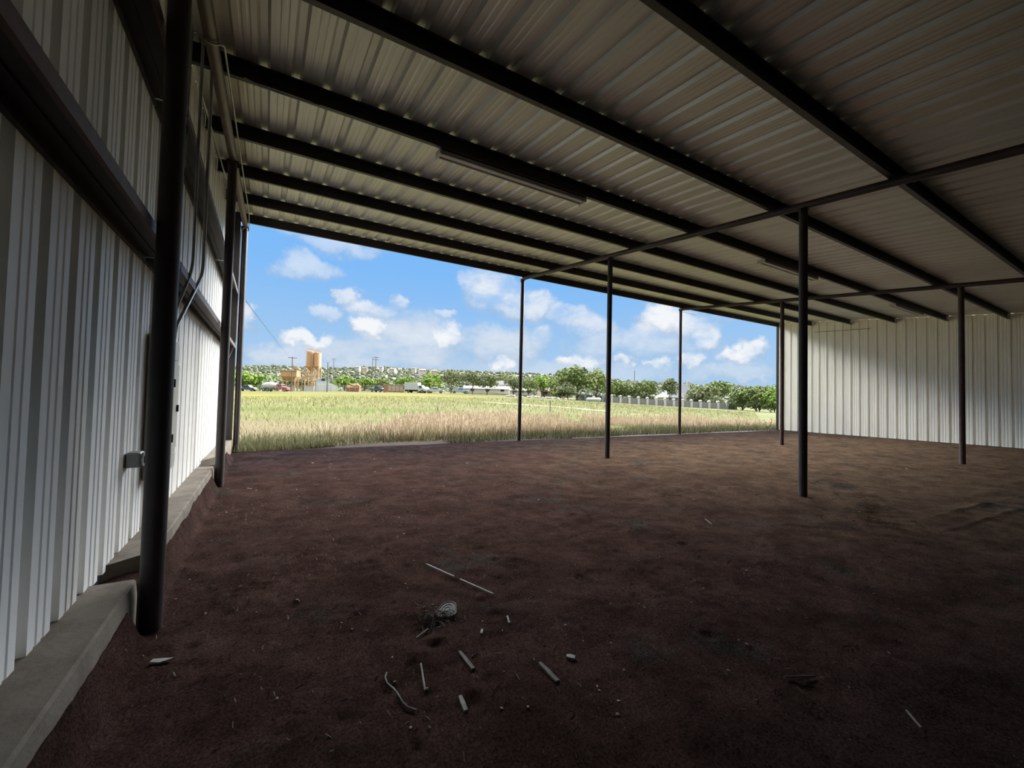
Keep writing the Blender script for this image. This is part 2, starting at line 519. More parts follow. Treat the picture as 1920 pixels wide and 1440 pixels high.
def floor_h(X, Y):
    X = np.asarray(X, float); Y = np.asarray(Y, float)
    h = (fbm(X * .8, Y * .8, 3, 3) - .5) * .045 + (fbm(X * 4.5, Y * 4.5, 8, 4) - .5) * .030
    bank = np.clip((-.505 - X) / .09, 0, 1); bank = bank * bank * (3 - 2 * bank)
    h += bank * (.198 + .05 * (fbm(X * 3, Y * 3, 61) - .5)) * np.clip((10.6 - Y) / 1.0, 0, 1) * np.clip(np.abs(Y - YN) / .10 - .6, 0, 1) * np.clip(np.abs(Y - YM) / .10 - .6, 0, 1)
    h += (fbm(X * 16, Y * 16, 21, 3) - .5) * .016 * np.clip((7 - Y) / 3, 0, 1)
    return h


# ---- floor with hoof prints and tyre ridges
def build_floor():
    xs = np.concatenate([np.arange(-.96, 4.0, .022), np.arange(4.0, 10.0, .05), np.arange(10.0, 22.2, .15)])
    ys = np.concatenate([np.arange(YB, .6, .25), np.arange(.6, 4.2, .022), np.arange(4.2, 11.16, .06)])
    X, Y = np.meshgrid(xs, ys)
    Z = floor_h(X, Y)
    rr = random.Random(3)
    for _ in range(85):       # hoof prints
        px, py = rr.uniform(-.4, 3.6), rr.uniform(1.0, 4.2); a = rr.uniform(.022, .05)
        d2 = ((X - px) / a) ** 2 + ((Y - py) / (a * .85)) ** 2
        Z += -.011 * np.exp(-d2 * .8) + .006 * np.exp(-(np.sqrt(d2) - 1.6) ** 2 * 4)
    # tyre tread pressed into the soil, and the ridge thrown up beside it
    for (x0, y0, x1, y1, hw, tread) in [(8.5, 3.15, 5.2, 1.42, .26, .022), (9.9, 1.36, 6.1, 1.80, .16, .012)]:
        L = math.hypot(x1 - x0, y1 - y0); tx, ty = (x1 - x0) / L, (y1 - y0) / L
        s = (X - x0) * tx + (Y - y0) * ty; q = -(X - x0) * ty + (Y - y0) * tx + .05 * np.sin(s * 1.6)
        on = np.clip(s * .8, 0, 1) * np.clip((L - s) * .8, 0, 1) * (.35 + 1.3 * (fbm(X * 4, Y * 4, 77) - .2))
        Z += on * (.020 * np.exp(-((np.abs(q) - hw) / .045) ** 2) + (tread * np.sin(s * 34 + 3 * q) - .006) * np.exp(-(q / (hw * .8)) ** 4))
    Z = np.where(Y > 10.6, Z * np.clip((11.2 - Y) / .6, 0, 1), Z)
    ny, nx = X.shape
    V = np.stack([X, Y, Z], -1).reshape(-1, 3)
    i = (np.arange(ny - 1)[:, None] * nx + np.arange(nx - 1)[None]).ravel()
    Fq = np.stack([i, i + 1, i + nx + 1, i + nx], -1)
    return structure(np_mesh('floor', V, Fq, M['floor'], smooth=True))


build_floor()


def build_field():
    xs = np.concatenate([-160 + 148 * np.linspace(0, 1, 40) ** .6, np.arange(-11.5, 40, .5), 40 + 380 * np.linspace(0, 1, 90) ** 1.5])
    ys = np.concatenate([[-60, -20, 10.85, 10.9], np.arange(11.1, 25, .3), 25 + 335 * np.linspace(0, 1, 110) ** 1.7])
    X, Y = np.meshgrid(xs, ys); Z = terrain(X, Y)
    ny, nx = X.shape
    V = np.stack([X, Y, Z], -1).reshape(-1, 3)
    i = (np.arange(ny - 1)[:, None] * nx + np.arange(nx - 1)[None]).ravel()
    o = np_mesh('ground', V, np.stack([i, i + 1, i + nx + 1, i + nx], -1), M['field'], smooth=True)
    return structure(o)


build_field()


# ---- corrugated sheets
def rib_profile(lo, hi, pitch, phase, depth=.034, w0=.100, w1=.052, minor=.004):
    """(position, offset away from the room) along a sheet"""
    pts = []
    k0 = int(math.floor((lo - phase) / pitch)) - 1
    k1 = int(math.ceil((hi - phase) / pitch)) + 1
    for k in range(k0, k1):
        c = phase + k * pitch
        pts += [(c - w0 / 2, 0), (c - w1 / 2, depth), (c + w1 / 2, depth), (c + w0 / 2, 0)]
        for fr in (1 / 3, 2 / 3):
            g = c + w0 / 2 + (pitch - w0) * fr
            pts += [(g - .016, 0), (g - .008, minor), (g + .008, minor), (g + .016, 0)]
    pts = [p for p in pts if lo < p[0] < hi]
    return [(lo, 0)] + pts + [(hi, 0)]


def sheet(name, mt, prof, place, n_len=2):
    """place(s, off, t) -> point, t running 0..1 along the ribs; a skin 3 mm thick"""
    loops = []
    ring = [(s, o) for s, o in prof] + [(s, o + .003) for s, o in reversed(prof)]
    for j in range(n_len):
        loops.append([place(s, o, j / (n_len - 1)) for s, o in ring])
    mb = MB(); mb.loft(loops)
    return structure(mb.build(name, mt))


KERB = .28
YW0 = YB
sheet('wall_left', M['wall'], rib_profile(YW0, 11.0, .3075, 2.42, depth=.050, w0=.094, w1=.080),
      lambda s, o, t: (XW - o, s, KERB - .02 + t * (z_roof(s) - KERB + .01)))
sheet('wall_right', M['wall_cream'], rib_profile(YW0, 11.16, .305, 10.53 * 1.0, depth=.048, w0=.085, w1=.05),
      lambda s, o, t: (XR + o, s, -.10 + t * (z_roof(s) + .10)))
M['wall_rear'] = material('light_cutting_rear_sheet', (.20, .165, .14), .7, vary=.3, vscale=1.5)  # unseen back wall coloured dark to cut light bounced onto the rear roof
sheet('wall_back', M['wall_rear'], rib_profile(XW, XR, .305, .1),
      lambda s, o, t: (s, YB - o, -.2 + t * (z_roof(YB) + .2)))
sheet('ceiling', M['roof'], rib_profile(XW - .12, XR + .12, .305, 2.313, depth=.036, w0=.110, w1=.060),
      lambda s, o, t: (s, YB - .1 + t * (11.30 - YB + .1), z_roof(YB - .1 + t * (11.30 - YB + .1)) + o))

# kerbs of poured concrete under the left wall, notched at the posts
def kerb(y0i, y0o, y1, zi, zo):
    mb = MB()
    def sec(yi, yo, za, zb): return [(XW - .12, yi, -.15), (-.592, yo, -.15), (-.592, yo, zb - .085), (-.600, yo, zb - .010), (-.612, yo, zb), (XW - .12, yi, za)]
    mb.loft([sec(y0i, y0o, zi, zo), sec(y0i + .8, y0o + .8, KERB, KERB), sec(y1, y1, KERB, KERB)])
    return mb


structure(kerb(YB, YB, YN + .05, KERB, KERB).build('trim_1', M['concrete']))
structure(kerb(YN + .24, YN + .46, YM + .10, KERB + .01, KERB + .02).build('trim_2', M['concrete']))
structure(kerb(YM + .34, YM + .90, 11.05, KERB + .01, KERB + .035).build('trim_3', M['concrete']))
mb = MB(); mb.box(XW - .1, YN - .1, -.1, XW - .02, YM + 1.4, KERB - .02); structure(mb.build('trim_7', M['black']))
mb = MB(); mb.box(9.0, 11.02, -.2, XR, 11.18, .012)
M['sill'] = material('dusty_concrete_sill', (.080, .067, .062), .95, vary=.35, vscale=2)
structure(mb.build('trim_4', M['sill']))
mb = MB(); mb.box(XR - .012, YB, -.1, XR + .05, 11.16, .018)
structure(mb.build('base_strip_right', M['steel']))  # dark strip along the foot of the right wall
mb = MB(); mb.box(XR - .03, 11.13, -.1, XR + .06, 11.21, z_roof(11.16) - .005)
structure(mb.build('trim_5', M['steel']))
# steel jamb closing the gap between left wall and corner post
mb = MB(); mb.extrude([(XW - .05, 11.02), (-.60, 11.02), (-.60, 11.16), (-.612, 11.16), (-.612, 11.032), (XW - .038, 11.032), (XW - .038, 11.16), (XW - .05, 11.16)], 'z', -.12, z_raft(11.1) + .1)
structure(mb.build('trim_6', M['steel']))


# ------------------------------------------------------------------ steel frame
def c_section(y, z0, w=.066, h=PUR_H, t=.006, lip=.022):
    """C profile, back to the open side, in the (y, z) plane"""
    return [(y + w, z0), (y + w, z0 + h), (y, z0 + h), (y, z0 + h - lip), (y + t, z0 + h - lip), (y + t, z0 + h - t),
            (y + w - t, z0 + h - t), (y + w - t, z0 + t), (y + t, z0 + t), (y + t, z0 + lip), (y, z0 + lip), (y, z0)]


PURLIN_Y = [11.15 - 1.505 * i for i in range(8)]
ORD = ['front eave purlin over the open side of the shed', 'roof purlin just behind the front eave purlin',
       'third roof purlin back from the open side', 'roof purlin just in front of the fluorescent battens',
       'roof purlin that carries the fluorescent battens', 'roof purlin just behind the fluorescent battens',
       'roof purlin crossing the upper right corner of the picture', 'rearmost roof purlin, behind the one crossing the upper right corner']
for i, y in enumerate(PURLIN_Y):
    mb = MB()
    sec = c_section(y - .066, z_pur(y) + SL * 0)
    # tilt to the roof slope
    sec = [(q[0], q[1] - SL * (q[0] - y) * 1.0) for q in sec]
    mb.extrude(sec, 'x', XW + .01, XR - .01)
    o = mb.build('roof_purlin', M['steel'])
    lab = 'dark brown steel ' + ORD[i]
    tag(o, lab, 'beam', 'roof purlins')

for nm, x, y1, mt, lab in (('roof_rafter', XL, 11.22, M['pipe_brown'], 'brown pipe rafter running up along the left wall'),
                           ('roof_rafter', XA, 11.18, M['steel'], 'dark pipe rafter over the middle row of posts'),
                           ('roof_rafter', XB, 11.18, M['steel'], 'dark pipe rafter over the row of posts nearest the right wall')):
    mb = MB(); mb.tube([(x, YB, z_raft(YB) + RAFT_R), (x, y1, z_raft(y1) + RAFT_R)], RAFT_R - .002, 16)
    tag(mb.build(nm, mt, smooth=True), lab, 'beam', 'pipe rafters')

POSTS = [
    (XL, YN, 'nearest pipe post, thick and dark, standing by the left wall'),
    (XL, YM, 'dark pipe post by the left wall, second from the camera'),
    (XL, YE, 'corner pipe post where the left wall meets the open side'),
    (XA, YE, 'thin dark pipe post at the open edge, left of the farthest edge post'),
    (XA, YM, 'dark pipe post of the middle row, between the edge post and the nearest free post'),
    (XA, YN, 'nearest free standing pipe post in the middle of the dirt floor'),
    (XB, YE, 'farthest pipe post at the open edge, with a cable hook at its top'),
    (XB, YM, 'dark pipe post in front of the left end of the cream right wall'),
    (XB, YN, 'reddish pipe post in front of the middle of the cream right wall'),
]
M['steel_warm'] = material('worn_red_primer_pipe', (0.0690, 0.0360, 0.0336), .55, vary=.35, vscale=6)
for i, (x, y, lab) in enumerate(POSTS):
    root = empty('pipe_post', lab, 'post', (x, y, 0), group='pipe posts holding the roof')
    mb = MB(); mb.tube([(0, 0, -.08), (0, 0, z_raft(y) + .012)], PIPE_R, 20)
    mb.build('pipe', M['steel_warm'] if i in (6, 7, 8) else M['steel'], root, smooth=True)
    mb = MB(); mb.box(-.075, -.05, z_raft(y) - .004, .075, .05, z_raft(y) + .008)
    mb.box(-.075, -.004, z_raft(y) - .07, -.055, .004, z_raft(y)); mb.box(.055, -.004, z_raft(y) - .07, .075, .004, z_raft(y))
    mb.build('cap_plate', M['steel'], root)


# girts on the left wall: C channels lying flat, flanges hanging down
def girt(y0, y1, z0, lab):
    x0 = XW + .001
    root = empty('wall_girt', lab, 'beam', (x0, (y0 + y1) / 2, z0), group='girts along the left wall')
    a, b = y0 - (y0 + y1) / 2, y1 - (y0 + y1) / 2
    h, dep, t = .066, .203, .005
    mb = MB()
    mb.extrude([(0, 0), (.022, 0), (.022, t), (t, t), (t, h - t), (dep - t, h - t), (dep - t, h), (0, h)], 'y', a, b)
    mb.build('web', M['steel'], root)
    mb = MB()
    mb.extrude([(dep - .022, 0), (dep, 0), (dep, h), (dep - t, h), (dep - t, t), (dep - .022, t)], 'y', a, b)
    tag(mb.build('front_flange', M['steel_red_lit'], root), 'reddish primer front flange, coloured lighter as if lit')
    mb = MB()
    mb.extrude([(.074, h - t - .012), (.080, h - t - .012), (.080, h - t), (.074, h - t)], 'y', a, b)
    mb.build('stiffener', M['steel'], root)
    return root


SEGS = [(YB + .05, 4.02, 'from the near end to the nearest post'), (4.05, 8.5, 'between the nearest and the second post'), (8.53, 11.0, 'between the second post and the corner post')]
for y0, y1, t in SEGS:
    girt(y0, y1, 2.288, 'lower steel girt on the left wall ' + t)
    girt(y0, y1, 3.495, 'upper steel girt on the left wall ' + t)

# ------------------------------------------------------------------ services on the left wall
root = empty('electrical_panel', 'tall grey electrical panel on the left wall behind the nearest post', 'electrical panel', (XW + .003, 4.52, .67))
mb = MB(); mb.bevbox(0, -.34, 0, .095, .37, 1.14, .012); mb.build('enclosure', M['panel_grey'], root)
mb = MB(); mb.box(.095, -.30, .18, .106, .33, .92); d = mb.build('door', M['panel_grey'], root)
mb = MB(); mb.box(.106, .26, .50, .120, .30, .56); tag(mb.build('latch', M['black'], d), 'black latch')
mb = MB(); mb.box(.095, -.30, .04, .101, .33, .13); mb.build('lower_cover', M['panel_grey'], root)
mb = MB(); mb.box(.095, -.30, .96, .101, .33, 1.10); mb.build('upper_cover', M['panel_grey'], root)
for zz in (.24, .72):
    mb = MB(); mb.tube([(.110, .10, zz), (.110, .10, zz + .07)], .008, 8); mb.build('hinge', M['black'], d)
mb = MB(); mb.lathe([(.030, 1.13), (.030, 1.17), (.024, 1.18), (.024, 1.22)], .05, -.08, 14); mb.build('conduit_hub', M['galv'], root)

root = empty('junction_box', 'small dull grey junction box with a round socket beside the nearest post', 'electrical box', (XW + .003, 3.72, .838))
mb = MB(); mb.bevbox(0, 0, 0, .080, .115, .100, .008); mb.build('box_body', M['box_grey'], root)
circ = lambda r, x: [(x, .0575 + r * math.cos(q), .049 + r * math.sin(q)) for q in [2 * math.pi * j / 20 for j in range(20)]]
mb = MB(); mb.loft([circ(.047, .080), circ(.047, .092), circ(.030, .092), circ(.030, .081)], caps=False); tag(mb.build('socket_ring', M['galv'], root), 'pale round socket ring')
mb = MB(); mb.loft([circ(.030, .0805), circ(.030, .0825)]); mb.build('socket_hole', M['black'], root)
mb = MB(); mb.tube([(.085, .075, .062), (.125, .085, .063)], .009, 10); mb.build('stub_pipe', M['galv'], root)


def conduit(pts, r, lab, mt='galv', name='conduit', straps=()):
    pts = [Vector(p) for p in pts]; out = [pts[0]]
    for i in range(1, len(pts) - 1):
        a, b, c = pts[i - 1], pts[i], pts[i + 1]
        q = min(.10, (b - a).length * .4, (c - b).length * .4)
        p0 = b + (a - b).normalized() * q; p2 = b + (c - b).normalized() * q
        out += [p0 * (1 - t) ** 2 + b * 2 * t * (1 - t) + p2 * t * t for t in (0, .25, .5, .75, 1)]
    out.append(pts[-1])
    mb = MB(); mb.tube(out, r, 8)
    return tag(mb.build(name, M[mt], smooth=True), lab, 'pipe' if name == 'conduit' else 'cable')


conduit([(-.672, 4.44, 1.80), (-.665, 4.46, 1.90), (-.562, 5.0, 2.50), (-.562, 5.0, 4.76)], .015, 'thicker grey conduit bending down from the roof to the electrical panel')
conduit([(-.735, 4.36, 1.80), (-.70, 4.37, 1.88), (-.568, 4.42, 2.40), (-.568, 4.42, 4.70)], .012, 'thinner grey conduit running beside the thicker one down to the electrical panel')
conduit([(-.64, 4.30, 3.2), (-.64, 4.38, 4.44), (-.52, 4.44, 4.40), (-.425, 4.47, 4.46), (-.425, 5.27, 4.555), (-.42, 10.2, 5.06), (-.44, 10.95, 5.05), (-.585, 11.0, 4.96), (-.590, 10.99, 2.45), (-.72, 10.99, 2.05)],
        .009, 'long thin conduit looping over the left rafter and down to the corner post')
conduit([(-.66, 5.2, 4.36), (-.62, 7.55, 4.56)], .009, 'short straight thin conduit under the left rafter, ending at the second post')
conduit([(-.30, 5.05, z_pur(5.13) - .005), (-.15, 5.05, z_pur(5.13) - .035), (.15, 5.06, z_pur(5.13) - .035), (.42, 5.08, z_pur(5.13) - .005)], .007, 'pale cable sagging below a purlin beside the left rafter', name='cable')
conduit([(XB + .06, YE, z_raft(YE) - .03), (XB + 1.0, YE + .02, z_raft(YE) - .06)], .006, 'short wire hooked to the top of the farthest edge post', name='cable')
conduit([(XR - .02, 9.5, 4.72), (XR - .03, 8.5, 4.66), (XR - .02, 7.4, 4.62)], .008, 'thin dark wire strung along the top of the cream right wall', mt='steel', name='cable')


# ------------------------------------------------------------------ fluorescent battens
def batten(x0, lab, L=2.46):
    yb = 5.185; zc = z_pur(5.15) - .012
    root = empty('fluorescent_batten', lab, 'ceiling light', (x0 + L / 2, yb, zc), group='fluorescent battens under one purlin')
    h = L / 2
    mb = MB(); mb.extrude([(-.075, -.01), (-.055, .012), (.055, .012), (.075, -.01), (.03, -.045), (-.03, -.045)], 'x', -h, h); mb.build('housing', M['fixture'], root)
    for s in (-1, 1):
        mb = MB(); mb.tube([(-h + .03, s * .055, -.042), (h - .03, s * .055, -.042)], .017, 10); mb.build('tube_lamp', M['tube'], root, smooth=True)
        mb = MB(); mb.box(s * h - .012, -.085, -.068, s * h + .012, .085, .014); mb.build('end_cap', M['fixture'], root)
    return root


batten(1.86, 'long unlit fluorescent batten, nearest to the left wall')
batten(9.56, 'unlit fluorescent batten half hidden behind the nearest free standing post')
batten(17.1, 'small far unlit fluorescent batten near the cream right wall')


# ------------------------------------------------------------------ litter on the dirt floor
def fz(x, y): return float(floor_h(np.array([x]), np.array([y]))[0])


def stick(p0, p1, r, mt, name, lab, cat, lift=.006):
    a = ground_at(*p0); b = ground_at(*p1); n = 6; pts = []
    for i in range(n + 1):
        q = a.lerp(b, i / n); pts.append((q.x, q.y, fz(q.x, q.y) + lift + r))
    zs = [q[2] for q in pts]; za, zb = max(zs[:4]), max(zs[3:]); pts = [(q[0], q[1], za + (zb - za) * i / n) for i, q in enumerate(pts)]
    mb = MB(); mb.tube(pts, r, 8)
    return tag(mb.build(name, M[mt], smooth=True), lab, cat)


stick((799, 1065), (852, 1088), .0048, 'white', 'thin_rod', 'upper half of the snapped thin white rod on the dirt', 'rod')
stick((863, 1093), (925, 1121), .0048, 'white', 'thin_rod', 'lower half of the snapped thin white rod on the dirt', 'rod')
stick((789, 1249), (797, 1299), .0045, 'stone_chip', 'straw_stem', 'short straight pale stem beside the curved wire', 'twig')
stick((951, 1162), (955, 1175), .006, 'stone_chip', 'straw_stem', 'tiny pale upright looking stem right of the crumpled disc', 'twig')
stick((1470, 1278), (1528, 1274), .004, 'wood', 'twig', 'thin brown twig lying alone right of the middle foreground', 'twig')
stick((1700, 1338), (1728, 1372), .005, 'wood', 'twig', 'thin brown twig at the lower right of the floor', 'twig')
stick((1322, 975), (1335, 985), .006, 'wood', 'twig', 'thin brown twig left of the nearest free standing post', 'twig')
stick((780, 1202), (803, 1185), .005, 'stone_chip', 'twig', 'pale bent twig just below the crumpled disc', 'twig')


def plank(c, w, l, h, ang, mt, name, lab, cat, tilt=0.0, taper=.8):
    p = ground_at(*c); w *= .68; l *= .9
    mb = MB(); mb.loft([[(-w / 2, -l / 2, 0), (w / 2, -l / 2, 0), (w / 2 * .9, -l / 2, h), (-w / 2 * .9, -l / 2, h)],
                        [(-w / 2 * 1.05, 0, 0), (w / 2, .0, 0), (w / 2 * .92, 0, h * 1.1), (-w / 2, 0, h * 1.1)],
                        [(-w / 2 * taper, l / 2, 0), (w / 2 * taper, l / 2, 0), (w / 2 * taper * .9, l / 2, h), (-w / 2 * taper * .9, l / 2, h)]])
    o = mb.build(name, M[mt], loc=(p.x, p.y, fz(p.x, p.y) + .002)); o.rotation_euler = (tilt, 0, ang)
    return tag(o, lab, cat)


plank((868, 1322), .030, .100, .008, -.12, 'stone_chip', 'wood_chip', 'pale flat wood chip nearest the bottom middle', 'wood chip', .05)
plank((1028, 1266), .034, .165, .012, .02, 'wood', 'wood_chip', 'long brown wood chip right of the middle foreground', 'wood chip', .04)
plank((874, 1243), .030, .17, .010, .05, 'wood', 'wood_chip', 'dark curved bark strip above the pale wood chip', 'wood chip', .04)
plank((1070, 1236), .045, .05, .012, .7, 'stone_chip', 'stone_flake', 'small triangular grey flake above the long wood chip', 'stone')
plank((903, 1190), .020, .05, .010, -.6, 'stone_chip', 'wood_chip', 'tiny pale chip just below right of the crumpled disc', 'wood chip')
# curved wire
pts = [ground_at(u, v) for u, v in ((725, 1262), (722, 1272), (726, 1282), (738, 1293), (746, 1306), (754, 1319), (765, 1328), (781, 1331))]
mb = MB(); mb.tube([(p.x, p.y, fz(p.x, p.y) + .009) for p in pts], .0038, 8)
tag(mb.build('wire_piece', M['stone_chip'], smooth=True), 'curved piece of pale wire in the near foreground dirt', 'wire')
# crumpled disc with rings
p = ground_at(838, 1149)
mb = MB(); loops = []
for r in (0.003, .018, .022, .038, .042, .058, .066, .070):
    lo = []
    for j in range(28):
        q = 2 * math.pi * j / 28
        rr_ = r * (1 + .16 * math.sin(2 * q + .6) + .10 * math.sin(3 * q))
        z = .014 + .003 * math.sin(r * 310) + .10 * r * math.sin(q + .8)
        lo.append((rr_ * 1.15 * math.cos(q), rr_ * math.sin(q), z))
    loops.append(lo)
loops.append([(x, y, z - .005) for x, y, z in loops[-1]]); loops.append([(x * .05, y * .05, .012) for x, y, z in loops[-1]])
mb.loft(loops)
M['litter_grey'] = material('dull_grey_litter', (.125, .125, .118), .85)
o = mb.build('crumpled_disc', M['litter_grey'], smooth=True, loc=(p.x, p.y, fz(p.x, p.y) + .004)); o.rotation_euler = (0, 0, .5)
tag(o, 'crumpled pale grey disc with ring marks lying on the dirt', 'litter')
# dark weed tuft under the disc
mb = MB(); rr = random.Random(5)
for _ in range(70):
    a = rr.uniform(0, 6.28); l = rr.uniform(.05, .15); x0, y0 = rr.gauss(0, .035), rr.gauss(0, .03)
    mb.tube([(x0, y0, 0), (x0 + l * .5 * math.cos(a), y0 + l * .5 * math.sin(a), rr.uniform(.01, .05)), (x0 + l * math.cos(a), y0 + l * math.sin(a), rr.uniform(.0, .025))], .0022, 4)
p = ground_at(815, 1168)
tag(mb.build('dry_weed', M['pole_wood'], loc=(p.x, p.y, fz(p.x, p.y))), 'dark dead weed tuft beside the crumpled disc', 'weed')
# white shard by the near post
p = ground_at(303, 1242)
mb = MB(); mb.loft([[(x, y, 0) for x, y in ((-.05, -.012), (.0, -.016), (.055, .014), (.0, .012), (-.045, .008))],
                    [(x * .96, y * .9, .012) for x, y in ((-.05, -.012), (.0, -.016), (.055, .014), (.0, .012), (-.045, .008))]])
o = mb.build('plastic_shard', M['white'], loc=(p.x, p.y, fz(p.x, p.y) + .002)); o.rotation_euler = (.25, 0, -.45)
tag(o, 'white curved shard on the dirt at the foot of the nearest post', 'litter')

# pale stone chips scattered over the floor
CHIPS = [(707, 905), (628, 898), (635, 899), (703, 885), (725, 880), (733, 880), (712, 918), (775, 920), (832, 912), (749, 956), (748, 970), (694, 998), (750, 987),
         (696, 1025), (745, 1010), (757, 1004), (776, 1057), (779, 1057), (735, 1042), (760, 1098), (764, 1105), (670, 1042), (614, 995), (635, 968), (556, 921), (560, 933),
         (470, 918), (480, 921), (465, 917), (424, 964), (556, 1127), (480, 1150), (472, 964), (874, 885), (876, 868), (912, 860), (932, 874), (940, 875), (702, 860), (618, 876), (586, 868),
         (620, 870), (608, 856), (1010, 938), (1060, 1175), (1120, 1290), (1124, 1298), (1170, 1262), (1160, 1320), (1158, 1345), (1145, 1210), (990, 1335), (1066, 1062), (1078, 1063),
         (1460, 1145), (1300, 935), (1395, 1075), (1400, 1070), (1600, 960), (1500, 970), (1612, 960), (1190, 875), (1240, 895), (1700, 880), (1868, 850), (1500, 905), (1560, 890),
         (740, 1278), (800, 1290), (735, 1235), (640, 1170), (660, 1180), (770, 1365), (805, 1362), (940, 1335), (905, 1168), (795, 1142), (812, 1137), (330, 1125), (355, 1088), (385, 1150), (450, 1100), (520, 1310)]
chip_me = []
for s in range(4):
    mb = MB(); mb.blob((0, 0, 0), 1, .8, .5, seed=s, rough=.28, nu=7, nv=5)
    me = bpy.data.meshes.new('stone_chip'); me.from_pydata(mb.v, [], mb.f); me.materials.append(M['stone_chip']); chip_me.append(me)
for i, (u, v) in enumerate(CHIPS):
    p = ground_at(u, v); dd = (p - CAM).length
    o = bpy.data.objects.new('stone_chip', chip_me[i % 4]); COL.objects.link(o)
    s = RNG.uniform(.9, 1.9) * dd / F_PX * 1.15; s = max(.008, min(s, .035))
    o.location = (p.x, p.y, fz(p.x, p.y) + s * .35); o.scale = (s, s, s); o.rotation_euler = (RNG.uniform(-.3, .3), RNG.uniform(-.3, .3), RNG.uniform(0, 6))
    tag(o, 'small pale stone chip lying loose on the dirt floor', 'stone', 'stone chips on the dirt floor')


def blade_mesh(name, bx, by, bz, h, w, lean, mt, lab, cat, taper=.15):
    n = len(bx); a = NR.uniform(0, 2 * np.pi, n); ca, sa = np.cos(a), np.sin(a)
    l = NR.normal(0, lean, n) * h; la = NR.uniform(0, 2 * np.pi, n); lx, ly = l * np.cos(la), l * np.sin(la)
    V = np.zeros((n, 4, 3))
    V[:, 0] = np.stack([bx - ca * w, by - sa * w, bz], -1); V[:, 1] = np.stack([bx + ca * w, by + sa * w, bz], -1)
    V[:, 2] = np.stack([bx + lx + ca * w * taper, by + ly + sa * w * taper, bz + h], -1); V[:, 3] = np.stack([bx + lx - ca * w * taper, by + ly - sa * w * taper, bz + h], -1)
    o = np_mesh(name, V.reshape(-1, 3), np.arange(n * 4).reshape(n, 4), mt)
    return tag(o, lab, cat, kind='stuff')


# fine dry litter (uncountable)
n = 4200
bx = NR.uniform(-.6, 6.5, n); by = NR.uniform(.9, 6.0, n)
keep = fbm(bx * 1.3, by * 1.3, 31) > .47
bx, by = bx[keep], by[keep]
ln = NR.uniform(.004, .018, len(bx)); a = NR.uniform(0, 6.28, len(bx)); w = NR.uniform(.0012, .0032, len(bx))
bz = floor_h(bx, by) + .004
V = np.zeros((len(bx), 4, 3))
ca, sa = np.cos(a), np.sin(a)
for k_, (sl_, sw) in enumerate(((-1, -1), (1, -1), (1, 1), (-1, 1))):
    V[:, k_] = np.stack([bx + ca * ln * sl_ - sa * w * sw, by + sa * ln * sl_ + ca * w * sw, bz + .004 * sl_ + .003 * (sw > 0)], -1)
tag(np_mesh('straw_litter', V.reshape(-1, 3), np.arange(len(bx) * 4).reshape(-1, 4), M['straw']), 'fine dry straw and bark litter strewn over the dirt', 'litter', kind='stuff')


# ------------------------------------------------------------------ meadow grasses
def scatter(n, x0, x1, y0, y1, pw=1.0):
    x = NR.uniform(x0, x1, n); y = y0 + (y1 - y0) * NR.uniform(0, 1, n) ** pw
    return x, y


# green fringe at the floor edge
x, y = scatter(26000, -.5, 27, 11.15, 14.2, 1.5)
k_ = fbm(x * .6, y * .6, 41)
keep = (k_ > .40) & (y > 11.15 + np.clip(.5 * np.sin(x * 1.1) * .4 + .1, 0, 1)) & ((x > 4.6) | (y > 11.2 + np.clip(x, 0, 3) * .22))
x, y = x[keep], y[keep]
blade_mesh('fringe_grass', x, y, terrain(x, y), NR.uniform(.06, .32, len(x)), NR.uniform(.004, .010, len(x)), .5, M['grass_dark'], 'low dark green weedy grass fringing the dirt floor edge', 'grass')
x, y = scatter(5000, -.6, 1.6, 10.95, 12.6)
keep = y > 10.95 + np.clip(x + .2, 0, 2) * .3
x, y = x[keep], y[keep]
blade_mesh('corner_grass', x, y, terrain(x, y), NR.uniform(.05, .20, len(x)), NR.uniform(.004, .009, len(x)), .6, M['grass_dark'], 'dark green grass clump growing at the foot of the corner post', 'grass')
# tan seeding grass behind it
x, y = scatter(52000, 1.5, 34, 12.3, 22, 1.35)
k_ = fbm(x * .28, y * .28, 47) + np.clip((x - 4) / 14, -.2, .08) - np.clip((x - 11) / 16, 0, .17)
keep = k_ > .46
x, y = x[keep], y[keep]
blade_mesh('seeding_grass', x, y, terrain(x, y), NR.uniform(.14, .42, len(x)), NR.uniform(.005, .014, len(x)), .35, M['grass_tan'], 'tall pinkish tan seeding grass beyond the dirt floor', 'grass', .6)
# yellow green tufts over the open field
x, y = scatter(42000, -9, 75, 12.5, 66, 1.9)
keep = (x < y * 1.75 + 2) & (x > -y * .12 - 1.5)
x, y = x[keep], y[keep]
sc_ = .5 + y / 40
blade_mesh('field_grass', x, y, terrain(x, y), NR.uniform(.06, .22, len(x)) * np.minimum(sc_, 1.5), NR.uniform(.006, .016, len(x)) * sc_, .5, M['grass_yellow'], 'yellow green meadow grass of the open field', 'grass')


